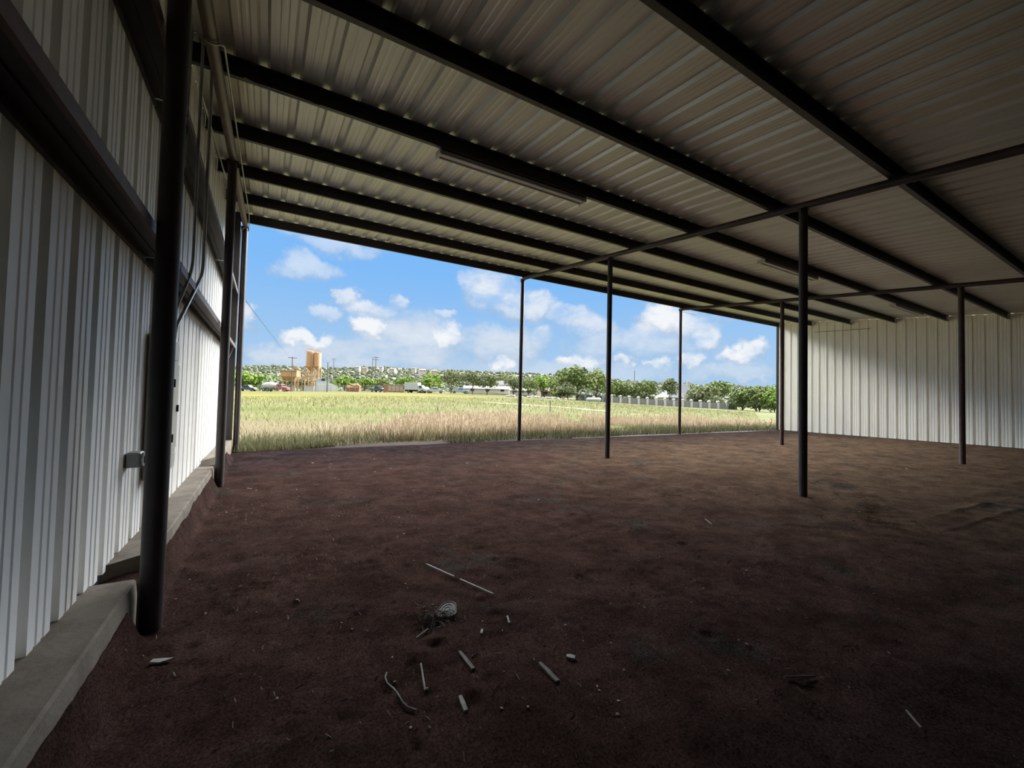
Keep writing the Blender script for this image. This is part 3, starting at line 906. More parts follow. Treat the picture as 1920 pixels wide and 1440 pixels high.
def weed(u, v, d, h, lab, seed, mt='leaf_mid'):
    p = at(u, v, d); z = tz(p.x, p.y); rr = random.Random(seed)
    root = empty('tall_weed', lab, 'weed', (p.x, p.y, z), group='tall weeds in the field')
    st = MB(); lf = MB()
    for _ in range(5):
        a = rr.uniform(0, 6.28); l = rr.uniform(.08, .3) * h
        pts = [(0, 0, 0), (l * .4 * math.cos(a), l * .4 * math.sin(a), h * .5), (l * math.cos(a), l * math.sin(a), h * rr.uniform(.75, 1))]
        st.tube(pts, .010, 5, .004)
        for t in range(9):
            q = Vector(pts[1]).lerp(Vector(pts[2]), rr.uniform(-.5, 1)); b = rr.uniform(0, 6.28); s = rr.uniform(.04, .09) * h
            e = Vector((math.cos(b), math.sin(b), rr.uniform(-.3, .5))) * s; n_ = Vector((-math.sin(b), math.cos(b), .3)) * s * .35
            lf.add([q, q + e * .5 + n_, q + e, q + e * .5 - n_], [(0, 1, 2, 3)])
    st.build('stem', M['bark'], root); lf.build('leaves', M[mt], root)


weed(819, 797, 24, .85, 'tall dark weed alone in the field left of the first edge post', 1)
weed(1383, 805, 19.5, .55, 'bushy dark weed by the floor edge near the right wall, left one', 2)
weed(1442, 803, 19.0, 1.0, 'tall thin weed at the floor edge beside the corner of the cream wall', 3)
weed(1430, 806, 18.8, .45, 'short weed at the foot of the tall thin weed by the cream wall', 4)
p0 = at(1031, 781, 32); mb = MB(); mb.tube([(0, 0, -.1), (.01, 0, .9)], .03, 8)
tag(mb.build('stake', M['pole_wood'], loc=(p0.x, p0.y, tz(p0.x, p0.y))), 'short thin stake standing alone in the field', 'stake')


# bare soil and sand tracks laid on the field
def strip(name, pts, mt, lab, lift=.035):
    """pts: (u, v, half width m) along the track, placed where the ray meets the field"""
    L, Rr = [], []
    P = []
    for u, v, w in pts:
        r = ray(u, v); d = 30.0
        for _ in range(60):
            q = CAM + r * d; e = q.z - tz(q.x, q.y)
            d = max(8.0, d + e * 18 if abs(r.z) < .03 else d - e / r.z * .6)
            d = min(d, 135.0)
        q = CAM + r * d; P.append((q.x, q.y, w))
    # refine
    Q = []
    for i in range(len(P) - 1):
        for t in range(8):
            f = t / 8; Q.append(tuple(P[i][j] * (1 - f) + P[i + 1][j] * f for j in range(3)))
    Q.append(P[-1])
    mb = MB(); loops = []
    for i, (x, y, w) in enumerate(Q):
        a = Q[max(0, i - 1)]; b = Q[min(len(Q) - 1, i + 1)]
        t = Vector((b[0] - a[0], b[1] - a[1], 0)).normalized(); nn = Vector((-t.y, t.x, 0))
        lo = []
        for s in (-1, -.4, .4, 1):
            ww = w * s * (1 + .25 * math.sin(i * 1.7 + s))
            px, py = x + nn.x * ww, y + nn.y * ww
            lo.append((px, py, tz(px, py) + (lift if abs(s) < .9 else -.03)))
        loops.append(lo)
    mb.loft(loops, caps=False, closed=False)
    return tag(mb.build(name, mt), lab, 'path')


strip('dirt_track', [(905, 754, .5), (975, 758.5, .7), (1060, 764, .7), (1140, 771.5, .6)], M['sand'], 'pale sandy track crossing the field behind the middle posts')
strip('bare_soil_patch', [(1180, 776, .25), (1240, 779, .5), (1320, 782, .3)], M['bare'], 'reddish bare soil streak in the field left of the farthest edge post')
strip('bare_soil_patch', [(1200, 787, .15), (1265, 787, .4), (1330, 791, .2)], M['bare'], 'nearer reddish bare soil streak at the foot of the farthest edge post')


# ------------------------------------------------------------------ far things
def place(u, v, d):
    """ground point under photo place (u, v) at optical depth d"""
    p = at(u, v, d); return Vector((p.x, p.y, tz(p.x, p.y)))


def px(d): return d / F_PX


FACE = -YAW      # rotation that turns local +y away from the camera


def leaf_cloud(blobs, n, size, seed):
    """leaf quads on and inside ellipsoids; blobs (cx, cy, cz, rx, ry, rz)"""
    g = np.random.default_rng(seed)
    wts = np.array([b[3] * b[5] + b[4] * b[5] for b in blobs]); wts = wts / wts.sum()
    idx = g.choice(len(blobs), n, p=wts); B = np.array(blobs)[idx]
    d = g.normal(size=(n, 3)); d /= np.linalg.norm(d, axis=1)[:, None]
    d[:, 2] = np.where(d[:, 2] < -.55, -d[:, 2], d[:, 2])
    r = g.uniform(.60, 1.04, n)[:, None]
    c = B[:, :3] + d * B[:, 3:] * r
    # leaf clumps lie roughly along the surface so that the sun shades the crown
    nrm = d / B[:, 3:]; nrm /= np.linalg.norm(nrm, axis=1)[:, None]
    nrm = nrm + g.normal(size=(n, 3)) * .45; nrm /= np.linalg.norm(nrm, axis=1)[:, None]
    t1 = np.cross(nrm, g.normal(size=(n, 3))); t1 /= np.linalg.norm(t1, axis=1)[:, None]; t2 = np.cross(nrm, t1)
    s = (size * g.uniform(.6, 1.4, n))[:, None]
    V = np.zeros((n, 4, 3))
    V[:, 0] = c - t1 * s; V[:, 1] = c - t2 * s * .6 + nrm * s * .15; V[:, 2] = c + t1 * s; V[:, 3] = c + t2 * s * .6 - nrm * s * .1
    return V.reshape(-1, 3), np.arange(n * 4).reshape(n, 4)


def tree(u, v, d, wpx, hpx, mt, lab, seed, crown_low=.25, leaves=900, group='trees across the field', cat='tree', name='tree', dense=1.0):
    k = px(d); W, Hh = wpx * k, hpx * k
    p = place(u, v, d)
    root = empty(name, lab, cat, p, FACE, group)
    rr = random.Random(seed); blobs = []
    zc = Hh * (crown_low + 1) / 2; rz = Hh * (1 - crown_low) / 2
    nb = 8
    for i in range(nb):
        a = 2 * math.pi * i / nb + rr.uniform(-.4, .4); q = rr.uniform(.45, .62)
        s = rr.uniform(.38, .55)
        blobs.append((W / 2 * q * math.cos(a), W / 2 * q * math.sin(a) * .8, zc + rz * rr.uniform(-.45, .40), W / 2 * s, W / 2 * s, rz * rr.uniform(.45, .62)))
    blobs.append((0, 0, zc + rz * .25, W * .30, W * .28, rz * .75))
    V, Fq = leaf_cloud(blobs, int(leaves * dense), max(W, Hh) * .040, seed)
    np_mesh('crown', V, Fq, mt, root)
    mb = MB(); rt = max(.12, W * .022)
    mb.tube([(0, 0, -.3), (rr.uniform(-.2, .2), 0, Hh * crown_low * .7), (rr.uniform(-.4, .4), 0, zc)], rt, 7, rt * .5)
    for i in range(4):
        b = blobs[i * 2]
        mb.tube([(0, 0, Hh * crown_low * rr.uniform(.4, .9)), (b[0] * .6, b[1] * .6, b[2] - rz * .25), (b[0], b[1], b[2])], rt * .55, 5, rt * .2)
    mb.build('trunk', M['bark'], root)
    return root


G = M['leaf_bright']; MG = M['leaf_mid']; GG = M['leaf_grey']
TREES = [
    # u, v base, depth, width px, height px, leaf, crown low, label
    (455, 731, 150, 64, 38, G, .08, 'bright green bushy tree just right of the corner post'),
    (488, 731, 152, 46, 32, G, .08, 'bright green rounded bush tree left of the orange plant'),
    (646, 728, 150, 46, 30, G, .10, 'bright green tree right of the blue white shed'),
    (684, 729, 152, 40, 26, G, .10, 'light green tree behind the orange heap'),
    (716, 728, 158, 44, 26, MG, .10, 'green tree behind the rusty container'),
    (760, 730, 150, 40, 28, G, .10, 'bright green tree behind the white box truck'),
    (806, 731, 146, 46, 36, G, .12, 'bright green tree above the white pickup truck'),
    (846, 739, 122, 44, 46, GG, .22, 'open crowned oak right of the parked trucks'),
    (886, 739, 122, 38, 44, GG, .25, 'open crowned oak with pale leaves in front of the white trailer'),
    (913, 741, 119, 44, 42, GG, .25, 'spreading oak with several dark stems in front of the long trailer'),
    (962, 742, 119, 34, 36, GG, .22, 'small oak just left of the first edge post'),
    (991, 742, 119, 36, 36, MG, .2, 'slender green tree just right of the first edge post'),
    (1020, 742, 124, 56, 42, G, .18, 'broad light green tree above the yellow house'),
    (1048, 746, 112, 44, 40, MG, .2, 'green tree at the right end of the yellow house'),
    (1082, 748, 112, 78, 66, MG, .18, 'largest green tree, left of the second post and towering over the fence'),
    (1118, 750, 116, 58, 62, MG, .18, 'big green tree just left of the second post behind the fence'),
    (1064, 747, 108, 40, 34, GG, .15, 'low grey green tree under the largest tree at the fence end'),
    (1160, 754, 124, 54, 42, MG, .2, 'dense tree right of the second post behind the fence'),
    (1212, 757, 122, 46, 46, MG, .25, 'dark rounded tree left of the stone house'),
    (1186, 756, 128, 46, 42, GG, .2, 'grey green tree behind the fence between the second post and the stone house'),
    (1256, 760, 118, 36, 54, GG, .35, 'tall open tree in front of the blue roofed stone house'),
    (1318, 763, 122, 62, 44, GG, .25, 'spreading tree at the right side of the stone house'),
    (1346, 766, 128, 60, 52, MG, .15, 'dense green tree behind the right end of the fence'),
    (1392, 768, 110, 62, 42, MG, .1, 'bushy tree at the right end of the fence'),
    (1424, 772, 104, 60, 48, MG, .08, 'dense tree beyond the fence end, left of the cream wall'),
    (1452, 774, 100, 50, 52, G, .08, 'green tree partly hidden by the corner of the cream wall'),
    (1290, 762, 140, 46, 46, GG, .2, 'tree rising behind the blue roof of the stone house'),
    (570, 728, 190, 60, 26, GG, .1, 'grey green tree behind the silos'),
    (520, 728, 190, 60, 30, GG, .1, 'grey bare looking tree behind the orange hopper'),
    (940, 738, 150, 60, 38, MG, .15, 'green tree behind the grey roofed trailer'),
]
for i, (u, v, d, w, h, mt, cl, lab) in enumerate(TREES):
    tree(u, v, d, w * 1.06, h, mt, lab, 100 + i, cl * .55, 1250)


for i, (u, v, d, w, h, mt, lab) in enumerate([
    (1392, 770, 112, 44, 20, MG, 'low green shrub at the very end of the fence'),
    (1418, 772, 106, 46, 22, GG, 'grey green shrub under the dense tree beyond the fence end'),
    (1446, 774, 101, 40, 24, MG, 'leafy shrub close to the corner of the cream wall, far off'),
    (1050, 748, 110, 40, 16, MG, 'low shrub between the rubble and the largest tree'),
    (1340, 766, 126, 40, 22, GG, 'shrub showing above the right part of the fence'),
    (1205, 757, 125, 60, 20, MG, 'wide shrub showing above the fence left of the stone house'),
    (1150, 754, 124, 44, 20, MG, 'shrub showing above the fence just right of the second post'),
    (1302, 763, 124, 36, 20, GG, 'shrub in front of the right end of the stone house')]):
    tree(u, v, d, w, h, mt, lab, 300 + i, .0, 800, 'shrubs along the fence', 'shrub', 'shrub')

# ---- hills
def hill(name, skyline, d, depth_back, toe_v, lab, seed):
    """a ridge: skyline [(u, v)] at optical depth d, falling towards the field"""
    us = np.array([q[0] for q in skyline], float); vs = np.array([q[1] for q in skyline], float)
    uu = np.linspace(us[0], us[-1], 90); vv = np.interp(uu, us, vs)
    rows = []
    for j in range(14):
        t = j / 13.0; dd = d * (.42 + .58 * t) if j < 13 else d + depth_back
        row = []
        for u, v in zip(uu, vv):
            top = at(u, v, d)
            f = t ** 1.25 if j < 13 else .72
            hor = at(u, 742 + (u - 960) * .0232, dd)
            row.append((hor.x, hor.y, -2.0 + (top.z + 2.0) * f + (5 * (fbm(np.array([u * .02]), np.array([t * 6.]), seed)[0] - .5) if 0 < j < 12 else 0)))
        rows.append(row)
    V = np.array(rows).reshape(-1, 3); ny, nx = 14, 90
    i = (np.arange(ny - 1)[:, None] * nx + np.arange(nx - 1)[None]).ravel()
    o = np_mesh(name, V, np.stack([i, i + 1, i + nx + 1, i + nx], -1), M['hill'], smooth=True)
    structure(o)
    return np.array(rows)


ridge = hill('hills', [(250, 684), (440, 683), (520, 684), (600, 688), (660, 687), (700, 686), (760, 688), (820, 692), (900, 694), (960, 697), (1040, 700), (1100, 706), (1200, 714), (1310, 720), (1500, 726), (1900, 740)], 760, 200, 725, 'hill', 9)


def canopy(name, rows, n, s0, s1, seed, lab, mt):
    g = np.random.default_rng(seed)
    ny, nx = rows.shape[:2]
    # unit lumpy ball
    mb = MB(); mb.blob((0, 0, 0), 1, 1, .8, seed=seed, rough=.22, nu=7, nv=5)
    bv = np.array(mb.v); bf = [f for f in mb.f if len(f) == 4]; bf = np.array(bf)
    fi = g.uniform(0, ny - 2.01, n); fj = g.uniform(0, nx - 1.01, n)
    i0, j0 = fi.astype(int), fj.astype(int); a, b = (fi - i0)[:, None], (fj - j0)[:, None]
    P = rows[i0, j0] * (1 - a) * (1 - b) + rows[i0 + 1, j0] * a * (1 - b) + rows[i0, j0 + 1] * (1 - a) * b + rows[i0 + 1, j0 + 1] * a * b
    s = g.uniform(s0, s1, n); th = g.uniform(0, 6.28, n); sq = g.uniform(.6, 1.0, n)
    V = np.zeros((n, len(bv), 3))
    V[:, :, 0] = P[:, 0:1] + s[:, None] * (bv[None, :, 0] * np.cos(th)[:, None] - bv[None, :, 1] * np.sin(th)[:, None])
    V[:, :, 1] = P[:, 1:2] + s[:, None] * (bv[None, :, 0] * np.sin(th)[:, None] + bv[None, :, 1] * np.cos(th)[:, None])
    V[:, :, 2] = P[:, 2:3] + s[:, None] * sq[:, None] * bv[None, :, 2] + (s * .35)[:, None]
    Fq = (bf[None] + (np.arange(n) * len(bv))[:, None, None]).reshape(-1, 4)
    return tag(np_mesh(name, V.reshape(-1, 3), Fq, mt), lab, 'trees', kind='stuff')


canopy('hillside_woods', ridge, 9000, 1.4, 3.6, 3, 'scrubby woods covering the far hillside', M['leaf_hill'])


# ---- houses on the hill
def gable(root, w, dep, h, rh, wall_m, roof_m, z0=-.5, over=.3, along='x', tag_roof=None):
    mb = MB(); mb.box(-w / 2, -dep / 2, z0, w / 2, dep / 2, h)
    if along == 'x':
        mb.extrude([(-dep / 2, h), (dep / 2, h), (0, h + rh - .15)], 'x', -w / 2, w / 2)
    else:
        mb.extrude([(-w / 2, h), (w / 2, h), (0, h + rh - .15)], 'y', -dep / 2, dep / 2)
    wl = mb.build('walls', wall_m, root)
    mb = MB(); t = .18
    if along == 'x':
        e = dep / 2 + over; dz = over * rh / (dep / 2)
        mb.extrude([(-e, h - dz), (0, h + rh), (e, h - dz), (e, h - dz - t), (0, h + rh - t), (-e, h - dz - t)], 'x', -w / 2 - over, w / 2 + over)
    else:
        e = w / 2 + over; dz = over * rh / (w / 2)
        mb.extrude([(-e, h - dz), (0, h + rh), (e, h - dz), (e, h - dz - t), (0, h + rh - t), (-e, h - dz - t)], 'y', -dep / 2 - over, dep / 2 + over)
    mb.build('roof', roof_m, root)
    return wl


HOUSES = [(672, 690, 640, 9, 5, 'house_white', 'roof_tan', 'pale house with tan roof on the far hill, leftmost'),
          (684, 692, 620, 10, 5, 'stucco', 'roof_tan', 'cream house on the far hill beside the leftmost one'),
          (715, 690, 640, 8, 5, 'house_white', 'roof_grey', 'small pale house on the hill above the rusty container'),
          (737, 694, 610, 13, 6, 'house_white', 'roof_tan', 'wider pale house on the hill right of the paired tall poles'),
          (776, 693, 630, 9, 6, 'house_white', 'roof_grey', 'white house on the hill above the white box truck'),
          (792, 697, 600, 15, 8, 'house_white', 'roof_tan', 'large white house on the hill above the white pickup truck'),
          (814, 698, 610, 14, 7, 'stucco', 'roof_tan', 'reddish cream house on the hill right of the large white one'),
          (835, 702, 590, 9, 5, 'house_white', 'roof_grey', 'small pale house low on the hill above the first oak'),
          (1003, 712, 560, 10, 5, 'house_white', 'roof_grey', 'small pale house on the low hill right of the first edge post')]


def hill_z(x, y):
    P = ridge.reshape(-1, 3); i = np.argmin((P[:, 0] - x) ** 2 + (P[:, 1] - y) ** 2); return float(P[i, 2])


for i, (u, v, d, w, h, wm, rm, lab) in enumerate(HOUSES):
    k = px(d); p = at(u, v, d)
    w, h = w * .85, h * .85
    root = empty('hillside_house', lab, 'house', p, FACE + RNG.uniform(-.4, .4), 'houses on the far hill')
    wl = gable(root, w * k, w * k * .7, h * k * .42, h * k * .36, M[wm], M[rm], z0=-6)
    mb = MB()
    for s in (-.25, .25): mb.box(s * w * k - .7, -w * k * .35 - .05, h * k * .15, s * w * k + .7, -w * k * .35 + .02, h * k * .42)
    mb.build('window_row', M['glass_dark'], root)


# ---- utility poles
def utility_pole(u, v_base, v_top, d, lab, arms=1):
    k = px(d); p = place(u, v_base, d); hh = (v_base - v_top) * k
    root = empty('utility_pole', lab, 'utility pole', p, FACE + .4, 'utility poles')
    mb = MB(); mb.tube([(0, 0, -.5), (0, 0, hh)], .17, 8, .11); mb.build('pole', M['pole_wood'], root)
    for i in range(arms):
        mb = MB(); z = hh - .4 - i * .9; mb.box(-1.1, -.06, z, 1.1, .06, z + .12); ar = mb.build('crossarm', M['pole_wood'], root)
        for s in (-1, -.5, .5, 1):
            mb = MB(); mb.lathe([(.05, z + .12), (.06, z + .2), (.03, z + .28)], s, 0, 8); mb.build('insulator', M['glass_dark'], ar)
    return p + Vector((0, 0, hh))


top = utility_pole(546, 734, 668, 118, 'dark utility pole left of the silos, in front of the hopper')
utility_pole(613, 735, 679, 120, 'thin utility pole at the right side of the blue white shed', 0)
utility_pole(703, 733, 668, 165, 'tall utility pole above the rusty container', 2)
utility_pole(697, 733, 670, 190, 'utility pole just left of the tall one above the container', 0)
utility_pole(624, 732, 670, 210, 'distant utility pole right of the silos', 1)
utility_pole(1189, 757, 697, 170, 'distant bare pole above the trees right of the second post', 0)
# service drop from the corner of the shed to the first pole
a = Vector((-.45, 11.3, 3.42)); mb = MB(); b = top - Vector((0, 0, .3))
mb.tube([a.lerp(b, t) - Vector((0, 0, 4 * .35 * t * (1 - t))) for t in [i / 16 for i in range(17)]], .007, 6)
tag(mb.build('overhead_wire', M['rubber'], smooth=True), 'thin overhead wire leaving the corner of the shed into the sky', 'cable')

# ---- concrete plant
D = 150; k = px(D)


def silo(u, vt, vb, wpx, lab, vleg):
    p = place(u, 733, D); z0 = p.z
    zt = at(u, vt, D).z - z0; zb = at(u, vb, D).z - z0; r = wpx * k / 2
    root = empty('cement_silo', lab, 'silo', p, FACE, 'cement silos')
    mb = MB(); mb.lathe([(r * .25, zb - r * 1.0), (r, zb), (r, zb + .15), (r, zt - .2), (r * .96, zt), (.1, zt + .25)], n=24); mb.build('tank', M['orange'], root, smooth=True)
    for j in range(8):
        if j % 2 == 0: continue
    for sx in (-1, 1):
        for s_y in (-1, 1):
            mb = MB(); mb.box(sx * r * .8 - .12, s_y * r * .8 - .12, -.3, sx * r * .8 + .12, s_y * r * .8 + .12, zb + .4); mb.build('leg', M['orange'], root)
    mb = MB()
    for lv in (.25, .6, .9):
        z = zb * lv
        for s_y in (-1, 1):
            mb.box(-r * .8, s_y * r * .8 - .07, z - .08, r * .8, s_y * r * .8 + .07, z + .08)
            mb.tube([(-r * .8, s_y * r * .8, z), (r * .8, s_y * r * .8, z - zb * .28)], .07, 6)
            mb.tube([(r * .8, s_y * r * .8, z), (-r * .8, s_y * r * .8, z - zb * .28)], .07, 6)
    mb.build('bracing', M['tan_steel'], root)
    mb = MB()
    for q in range(0, 16):
        a0 = 2 * math.pi * q / 16
        mb.tube([(r * math.cos(a0), r * math.sin(a0), zt - .1), (r * math.cos(a0), r * math.sin(a0), zt + .9)], .05, 5)
    mb.tube([(r * math.cos(2 * math.pi * q / 16), r * math.sin(2 * math.pi * q / 16), zt + .9) for q in range(17)], .05, 5)
    mb.build('guard_rail', M['tan_steel'], root)
    mb = MB()
    for s in (-.2, .2): mb.tube([(r * .55 + s, -r * 1.0, 0), (r * .55 + s, -r * 1.0, zt)], .05, 5)
    for q in range(int(zt / .6)): mb.box(r * .55 - .2, -r * 1.0 - .02, q * .6, r * .55 + .2, -r * 1.0 + .02, q * .6 + .05)
    mb.build('ladder', M['tan_steel'], root)


silo(580, 659, 688, 14.5, 'left of the two tall tan orange silos, the wider one', 722)
silo(593.5, 661.5, 688, 12.5, 'right of the two tall tan orange silos, the narrower one', 722)
# hopper bin
p = place(544, 733, 144); kk = px(144)
root = empty('aggregate_hopper', 'orange hopper bin on legs left of the silos', 'hopper', p, FACE + .15)
w = 28 * kk / 2; zt = at(544, 695, 144).z - p.z; zm = at(544, 706, 144).z - p.z; zb = at(544, 714, 144).z - p.z
mb = MB(); sq = lambda a, b, z: [(-a, -b, z), (a, -b, z), (a, b, z), (-a, b, z)]
mb.loft([sq(w * .45, w * .4, zb), sq(w, w * .8, zm), sq(w, w * .8, zt)]); mb.build('bin', M['orange'], root)
mb = MB(); mb.box(-w * 1.04, -w * .84, zt - .25, w * 1.04, w * .84, zt + .1); mb.build('rim', M['tan_steel'], root)
for sx in (-1, 1):
    for s_y in (-1, 1):
        mb = MB(); mb.box(sx * w * .75 - .15, s_y * w * .6 - .15, -.3, sx * w * .75 + .15, s_y * w * .6 + .15, zm + .2); mb.build('leg', M['orange'], root)
# conveyors


def conveyor(u0, v0, u1, v1, d, lab):
    a = at(u0, v0, d); b = at(u1, v1, d + 2); L = (b - a).length; t = (b - a).normalized()
    root = empty('belt_conveyor', lab, 'conveyor', a)
    dirn = t; side = dirn.cross(Vector((0, 0, 1))).normalized() * .5; up = side.cross(dirn).normalized() * .35
    mb = MB()
    for s in (-1, 1):
        for h in (0, 1): mb.tube([side * s + up * h, side * s + up * h + dirn * L], .08, 6)
        nseg = max(3, int(L / 1.2))
        for q in range(nseg): mb.tube([side * s + up * (q % 2) + dirn * L * q / nseg, side * s + up * ((q + 1) % 2) + dirn * L * (q + 1) / nseg], .05, 5)
    mb.build('truss', M['tan_steel'], root)
    mb = MB(); c0 = up * 1.15; mb.loft([[c0 - side * .8, c0 + side * .8, c0 + side * .8 + up * .25, c0 - side * .8 + up * .25], [q + dirn * L for q in (c0 - side * .8, c0 + side * .8, c0 + side * .8 + up * .25, c0 - side * .8 + up * .25)]])
    mb.build('belt', M['rust'], root)
    mb = MB()
    for f in (.35, .75):
        q = dirn * L * f; zg = tz((a + q).x, (a + q).y) - a.z
        for s in (-1, 1): mb.tube([side * s + q, Vector(((side * s * 1.4 + q).x, (side * s * 1.4 + q).y, zg - .2))], .08, 5)
    mb.build('support_legs', M['tan_steel'], root)


conveyor(549, 722, 578, 706, 146, 'sloping conveyor rising from the ground to the silos')
conveyor(549, 690, 573, 700, 151, 'upper conveyor between the hopper top and the silos')
# blue white shed
p = place(604, 734, 142); kk = px(142)
root = empty('metal_shed', 'pale blue white metal shed with gable roof beside the silos', 'shed', p, FACE + .5)
w, dp, h = 22 * kk, 30 * kk, (734 - 710) * kk
gable(root, w, dp, h * .88, 5 * kk, M['blue_white'], M['roof_white'], along='y', over=.25)
mb = MB(); mb.box(-1.6, -dp / 2 - .06, 0, 1.0, -dp / 2 + .02, h * .55); mb.build('door', M['white_paint'], root)
mb = MB(); mb.box(-.5, -dp / 2 - .05, h * .78, .5, -dp / 2 + .02, h * .95); mb.build('vent', M['glass_dark'], root)
mb = MB(); mb.extrude([(w / 2, 0), (w / 2 + 2.6, 0), (w / 2 + 2.6, h * .45), (w / 2, h * .62)], 'y', -dp / 2 + .6, dp / 2 - .8); mb.build('lean_to', M['white_paint'], root)
# low block wall
p = place(581, 734, 138); kk = px(138)
mb = MB(); mb.box(-10 * kk, -.2, -.3, 8 * kk, .2, 8 * kk); mb.box(-10.3 * kk, -.28, 8 * kk, 8.3 * kk, .28, 8 * kk + .2)
o = mb.build('block_wall', M['white_paint'], loc=p); o.rotation_euler = (0, 0, FACE)
tag(o, 'low white block wall in front of the silo legs', 'wall')


# ---- vehicles
def wheels(root, xs, half, r):
    for x in xs:
        for s in (-1, 1):
            mb = MB(); mb.tube([(x, s * half - s * .22, r), (x, s * half, r)], r, 16); wl = mb.build('wheel', M['rubber'], root)
            mb = MB(); mb.tube([(x, s * half, r), (x, s * half + s * .015, r)], r * .55, 12); mb.build('hub', M['galv'], wl)


def body(root, prof, half, mt, name='body', inset=.12):
    """side profile (x, z) lofted across the width with tucked edges"""
    zc = sum(q[1] for q in prof) / len(prof)
    loops = []
    for y, f in ((-half, .97), (-half + inset, 1.0), (half - inset, 1.0), (half, .97)):
        loops.append([(x * f, y, zc + (z - zc) * f) for x, z in prof])
    mb = MB(); mb.loft(loops); return mb.build(name, mt, root)


def pickup(u, v, d, rz, mt, lab):
    p = place(u, v, d)
    root = empty('pickup_truck', lab, 'truck', p, FACE + rz, 'vehicles parked across the field')
    prof = [(-2.75, .55), (-2.8, 1.0), (-2.7, 1.15), (-.7, 1.15), (.95, 1.18), (2.45, 1.08), (2.7, .9), (2.72, .5), (2.2, .45), (-2.2, .45)]
    bd = body(root, prof, .95, mt)
    cab = body(root, [(-.85, 1.12), (-.65, 1.82), (-.4, 1.90), (.65, 1.88), (1.35, 1.15)], .84, mt, 'cab', .15)
    mb = MB()
    for s in (-1, 1): mb.loft([[(-.62, s * .835, 1.25), (1.0, s * .835, 1.25), (.58, s * .80, 1.75), (-.5, s * .80, 1.75)], [(-.62, s * .85, 1.25), (1.0, s * .85, 1.25), (.58, s * .83, 1.75), (-.5, s * .83, 1.75)]])
    mb.loft([[(1.34, -.7, 1.2), (1.34, .7, 1.2), (.78, .66, 1.8), (.78, -.66, 1.8)], [(1.38, -.7, 1.22), (1.38, .7, 1.22), (.82, .66, 1.82), (.82, -.66, 1.82)]])
    mb.build('windows', M['glass_dark'], cab)
    wheels(root, (-1.75, 1.75), .95, .40)
    mb = MB(); mb.box(2.66, -.9, .5, 2.8, .9, .68); mb.box(-2.88, -.9, .5, -2.76, .9, .68); mb.build('bumpers', M['galv'], root)
    return root


def box_truck(u, v, d, rz, mt_cab, mt_box, lab, L=6.5, Hb=3.1):
    p = place(u, v, d)
    root = empty('box_truck', lab, 'truck', p, FACE + rz, 'vehicles parked across the field')
    mb = MB(); mb.bevbox(-L / 2, -1.15, .85, L / 2 - 1.9, 1.15, Hb, .06); mb.build('cargo_box', mt_box, root)
    cab = body(root, [(L / 2 - 1.85, .5), (L / 2 - 1.85, 2.2), (L / 2 - .8, 2.2), (L / 2 - .35, 1.45), (L / 2 + .5, 1.25), (L / 2 + .6, .5)], 1.0, mt_cab, 'cab')
    mb = MB(); mb.loft([[(L / 2 - .40, -.85, 1.5), (L / 2 - .40, .85, 1.5), (L / 2 - .80, .8, 2.1), (L / 2 - .80, -.8, 2.1)], [(L / 2 - .34, -.85, 1.5), (L / 2 - .34, .85, 1.5), (L / 2 - .74, .8, 2.1), (L / 2 - .74, -.8, 2.1)]])
    for s in (-1, 1): mb.box(L / 2 - 1.6, s * 1.0 - .02, 1.45, L / 2 - .75, s * 1.0 + .02, 2.05)
    mb.build('windows', M['glass_dark'], cab)
    mb = MB(); mb.box(-L / 2, -.5, .5, L / 2 - .5, .5, .85); mb.build('chassis', M['rubber'], root)
    wheels(root, (-L / 2 + 1.3, L / 2 - .6), 1.05, .46)
    return root


pickup(463, 734.5, 128, .05, M['navy_paint'], 'slate blue pickup truck beside the corner post')
pickup(709, 735.5, 126, -.5, M['navy_paint'], 'dark pickup truck left of the rusty container')
pickup(815, 736.5, 124, .1, M['white_paint'], 'white pickup truck parked left of the first oak')
pickup(796, 736.5, 128, -.15, M['blue_paint'], 'pale blue pickup truck between the white truck and the white pickup')
box_truck(779, 736.5, 124, -.2, M['white_paint'], M['white_paint'], 'white box truck right of the rusty container', 6.2, 3.0)
pickup(862, 739.5, 132, .2, M['blue_paint'], 'blue car half hidden behind the first oak')
# red cab lorry with white mixer rig
p = place(520, 734.5, 124)
root = empty('lorry', 'red cab lorry with white rig parked left of the orange hopper', 'truck', p, FACE + .05, 'vehicles parked across the field')
body(root, [(.2, .6), (.2, 2.2), (1.6, 2.3), (1.9, 1.5), (3.2, 1.35), (3.3, .6)], 1.05, M['red_paint'], 'cab')
mb = MB(); mb.box(-4.4, -.5, .6, 3.0, .5, .9); mb.build('chassis', M['rubber'], root)
mb = MB(); mb.loft([[(x, r * math.cos(q), 1.75 + r * math.sin(q)) for q in [2 * math.pi * j / 16 for j in range(16)]] for x, r in ((-4.2, .35), (-3.4, .9), (-1.6, 1.15), (-.4, .8), (-.1, .4))]); mb.build('drum', M['white_paint'], root, smooth=True)
mb = MB()
for x in (-4.3, -2.2, 0): mb.tube([(x, -.9, .9), (x, 0, 3.2), (x, .9, .9)], .07, 6)
mb.tube([(-4.3, 0, 3.2), (0, 0, 3.2)], .07, 6); mb.tube([(-3.2, 0, 3.2), (-2.4, 0, 4.9), (-1.6, 0, 3.2)], .06, 6); mb.build('rig', M['white_paint'], root)
mb = MB(); mb.box(1.62, -.85, 1.6, 1.9, .85, 2.15); mb.box(.5, -1.07, 1.5, 1.5, -1.02, 2.1); mb.build('windows', M['glass_dark'], root)
wheels(root, (-3.5, -2.4, 2.4), 1.05, .5)
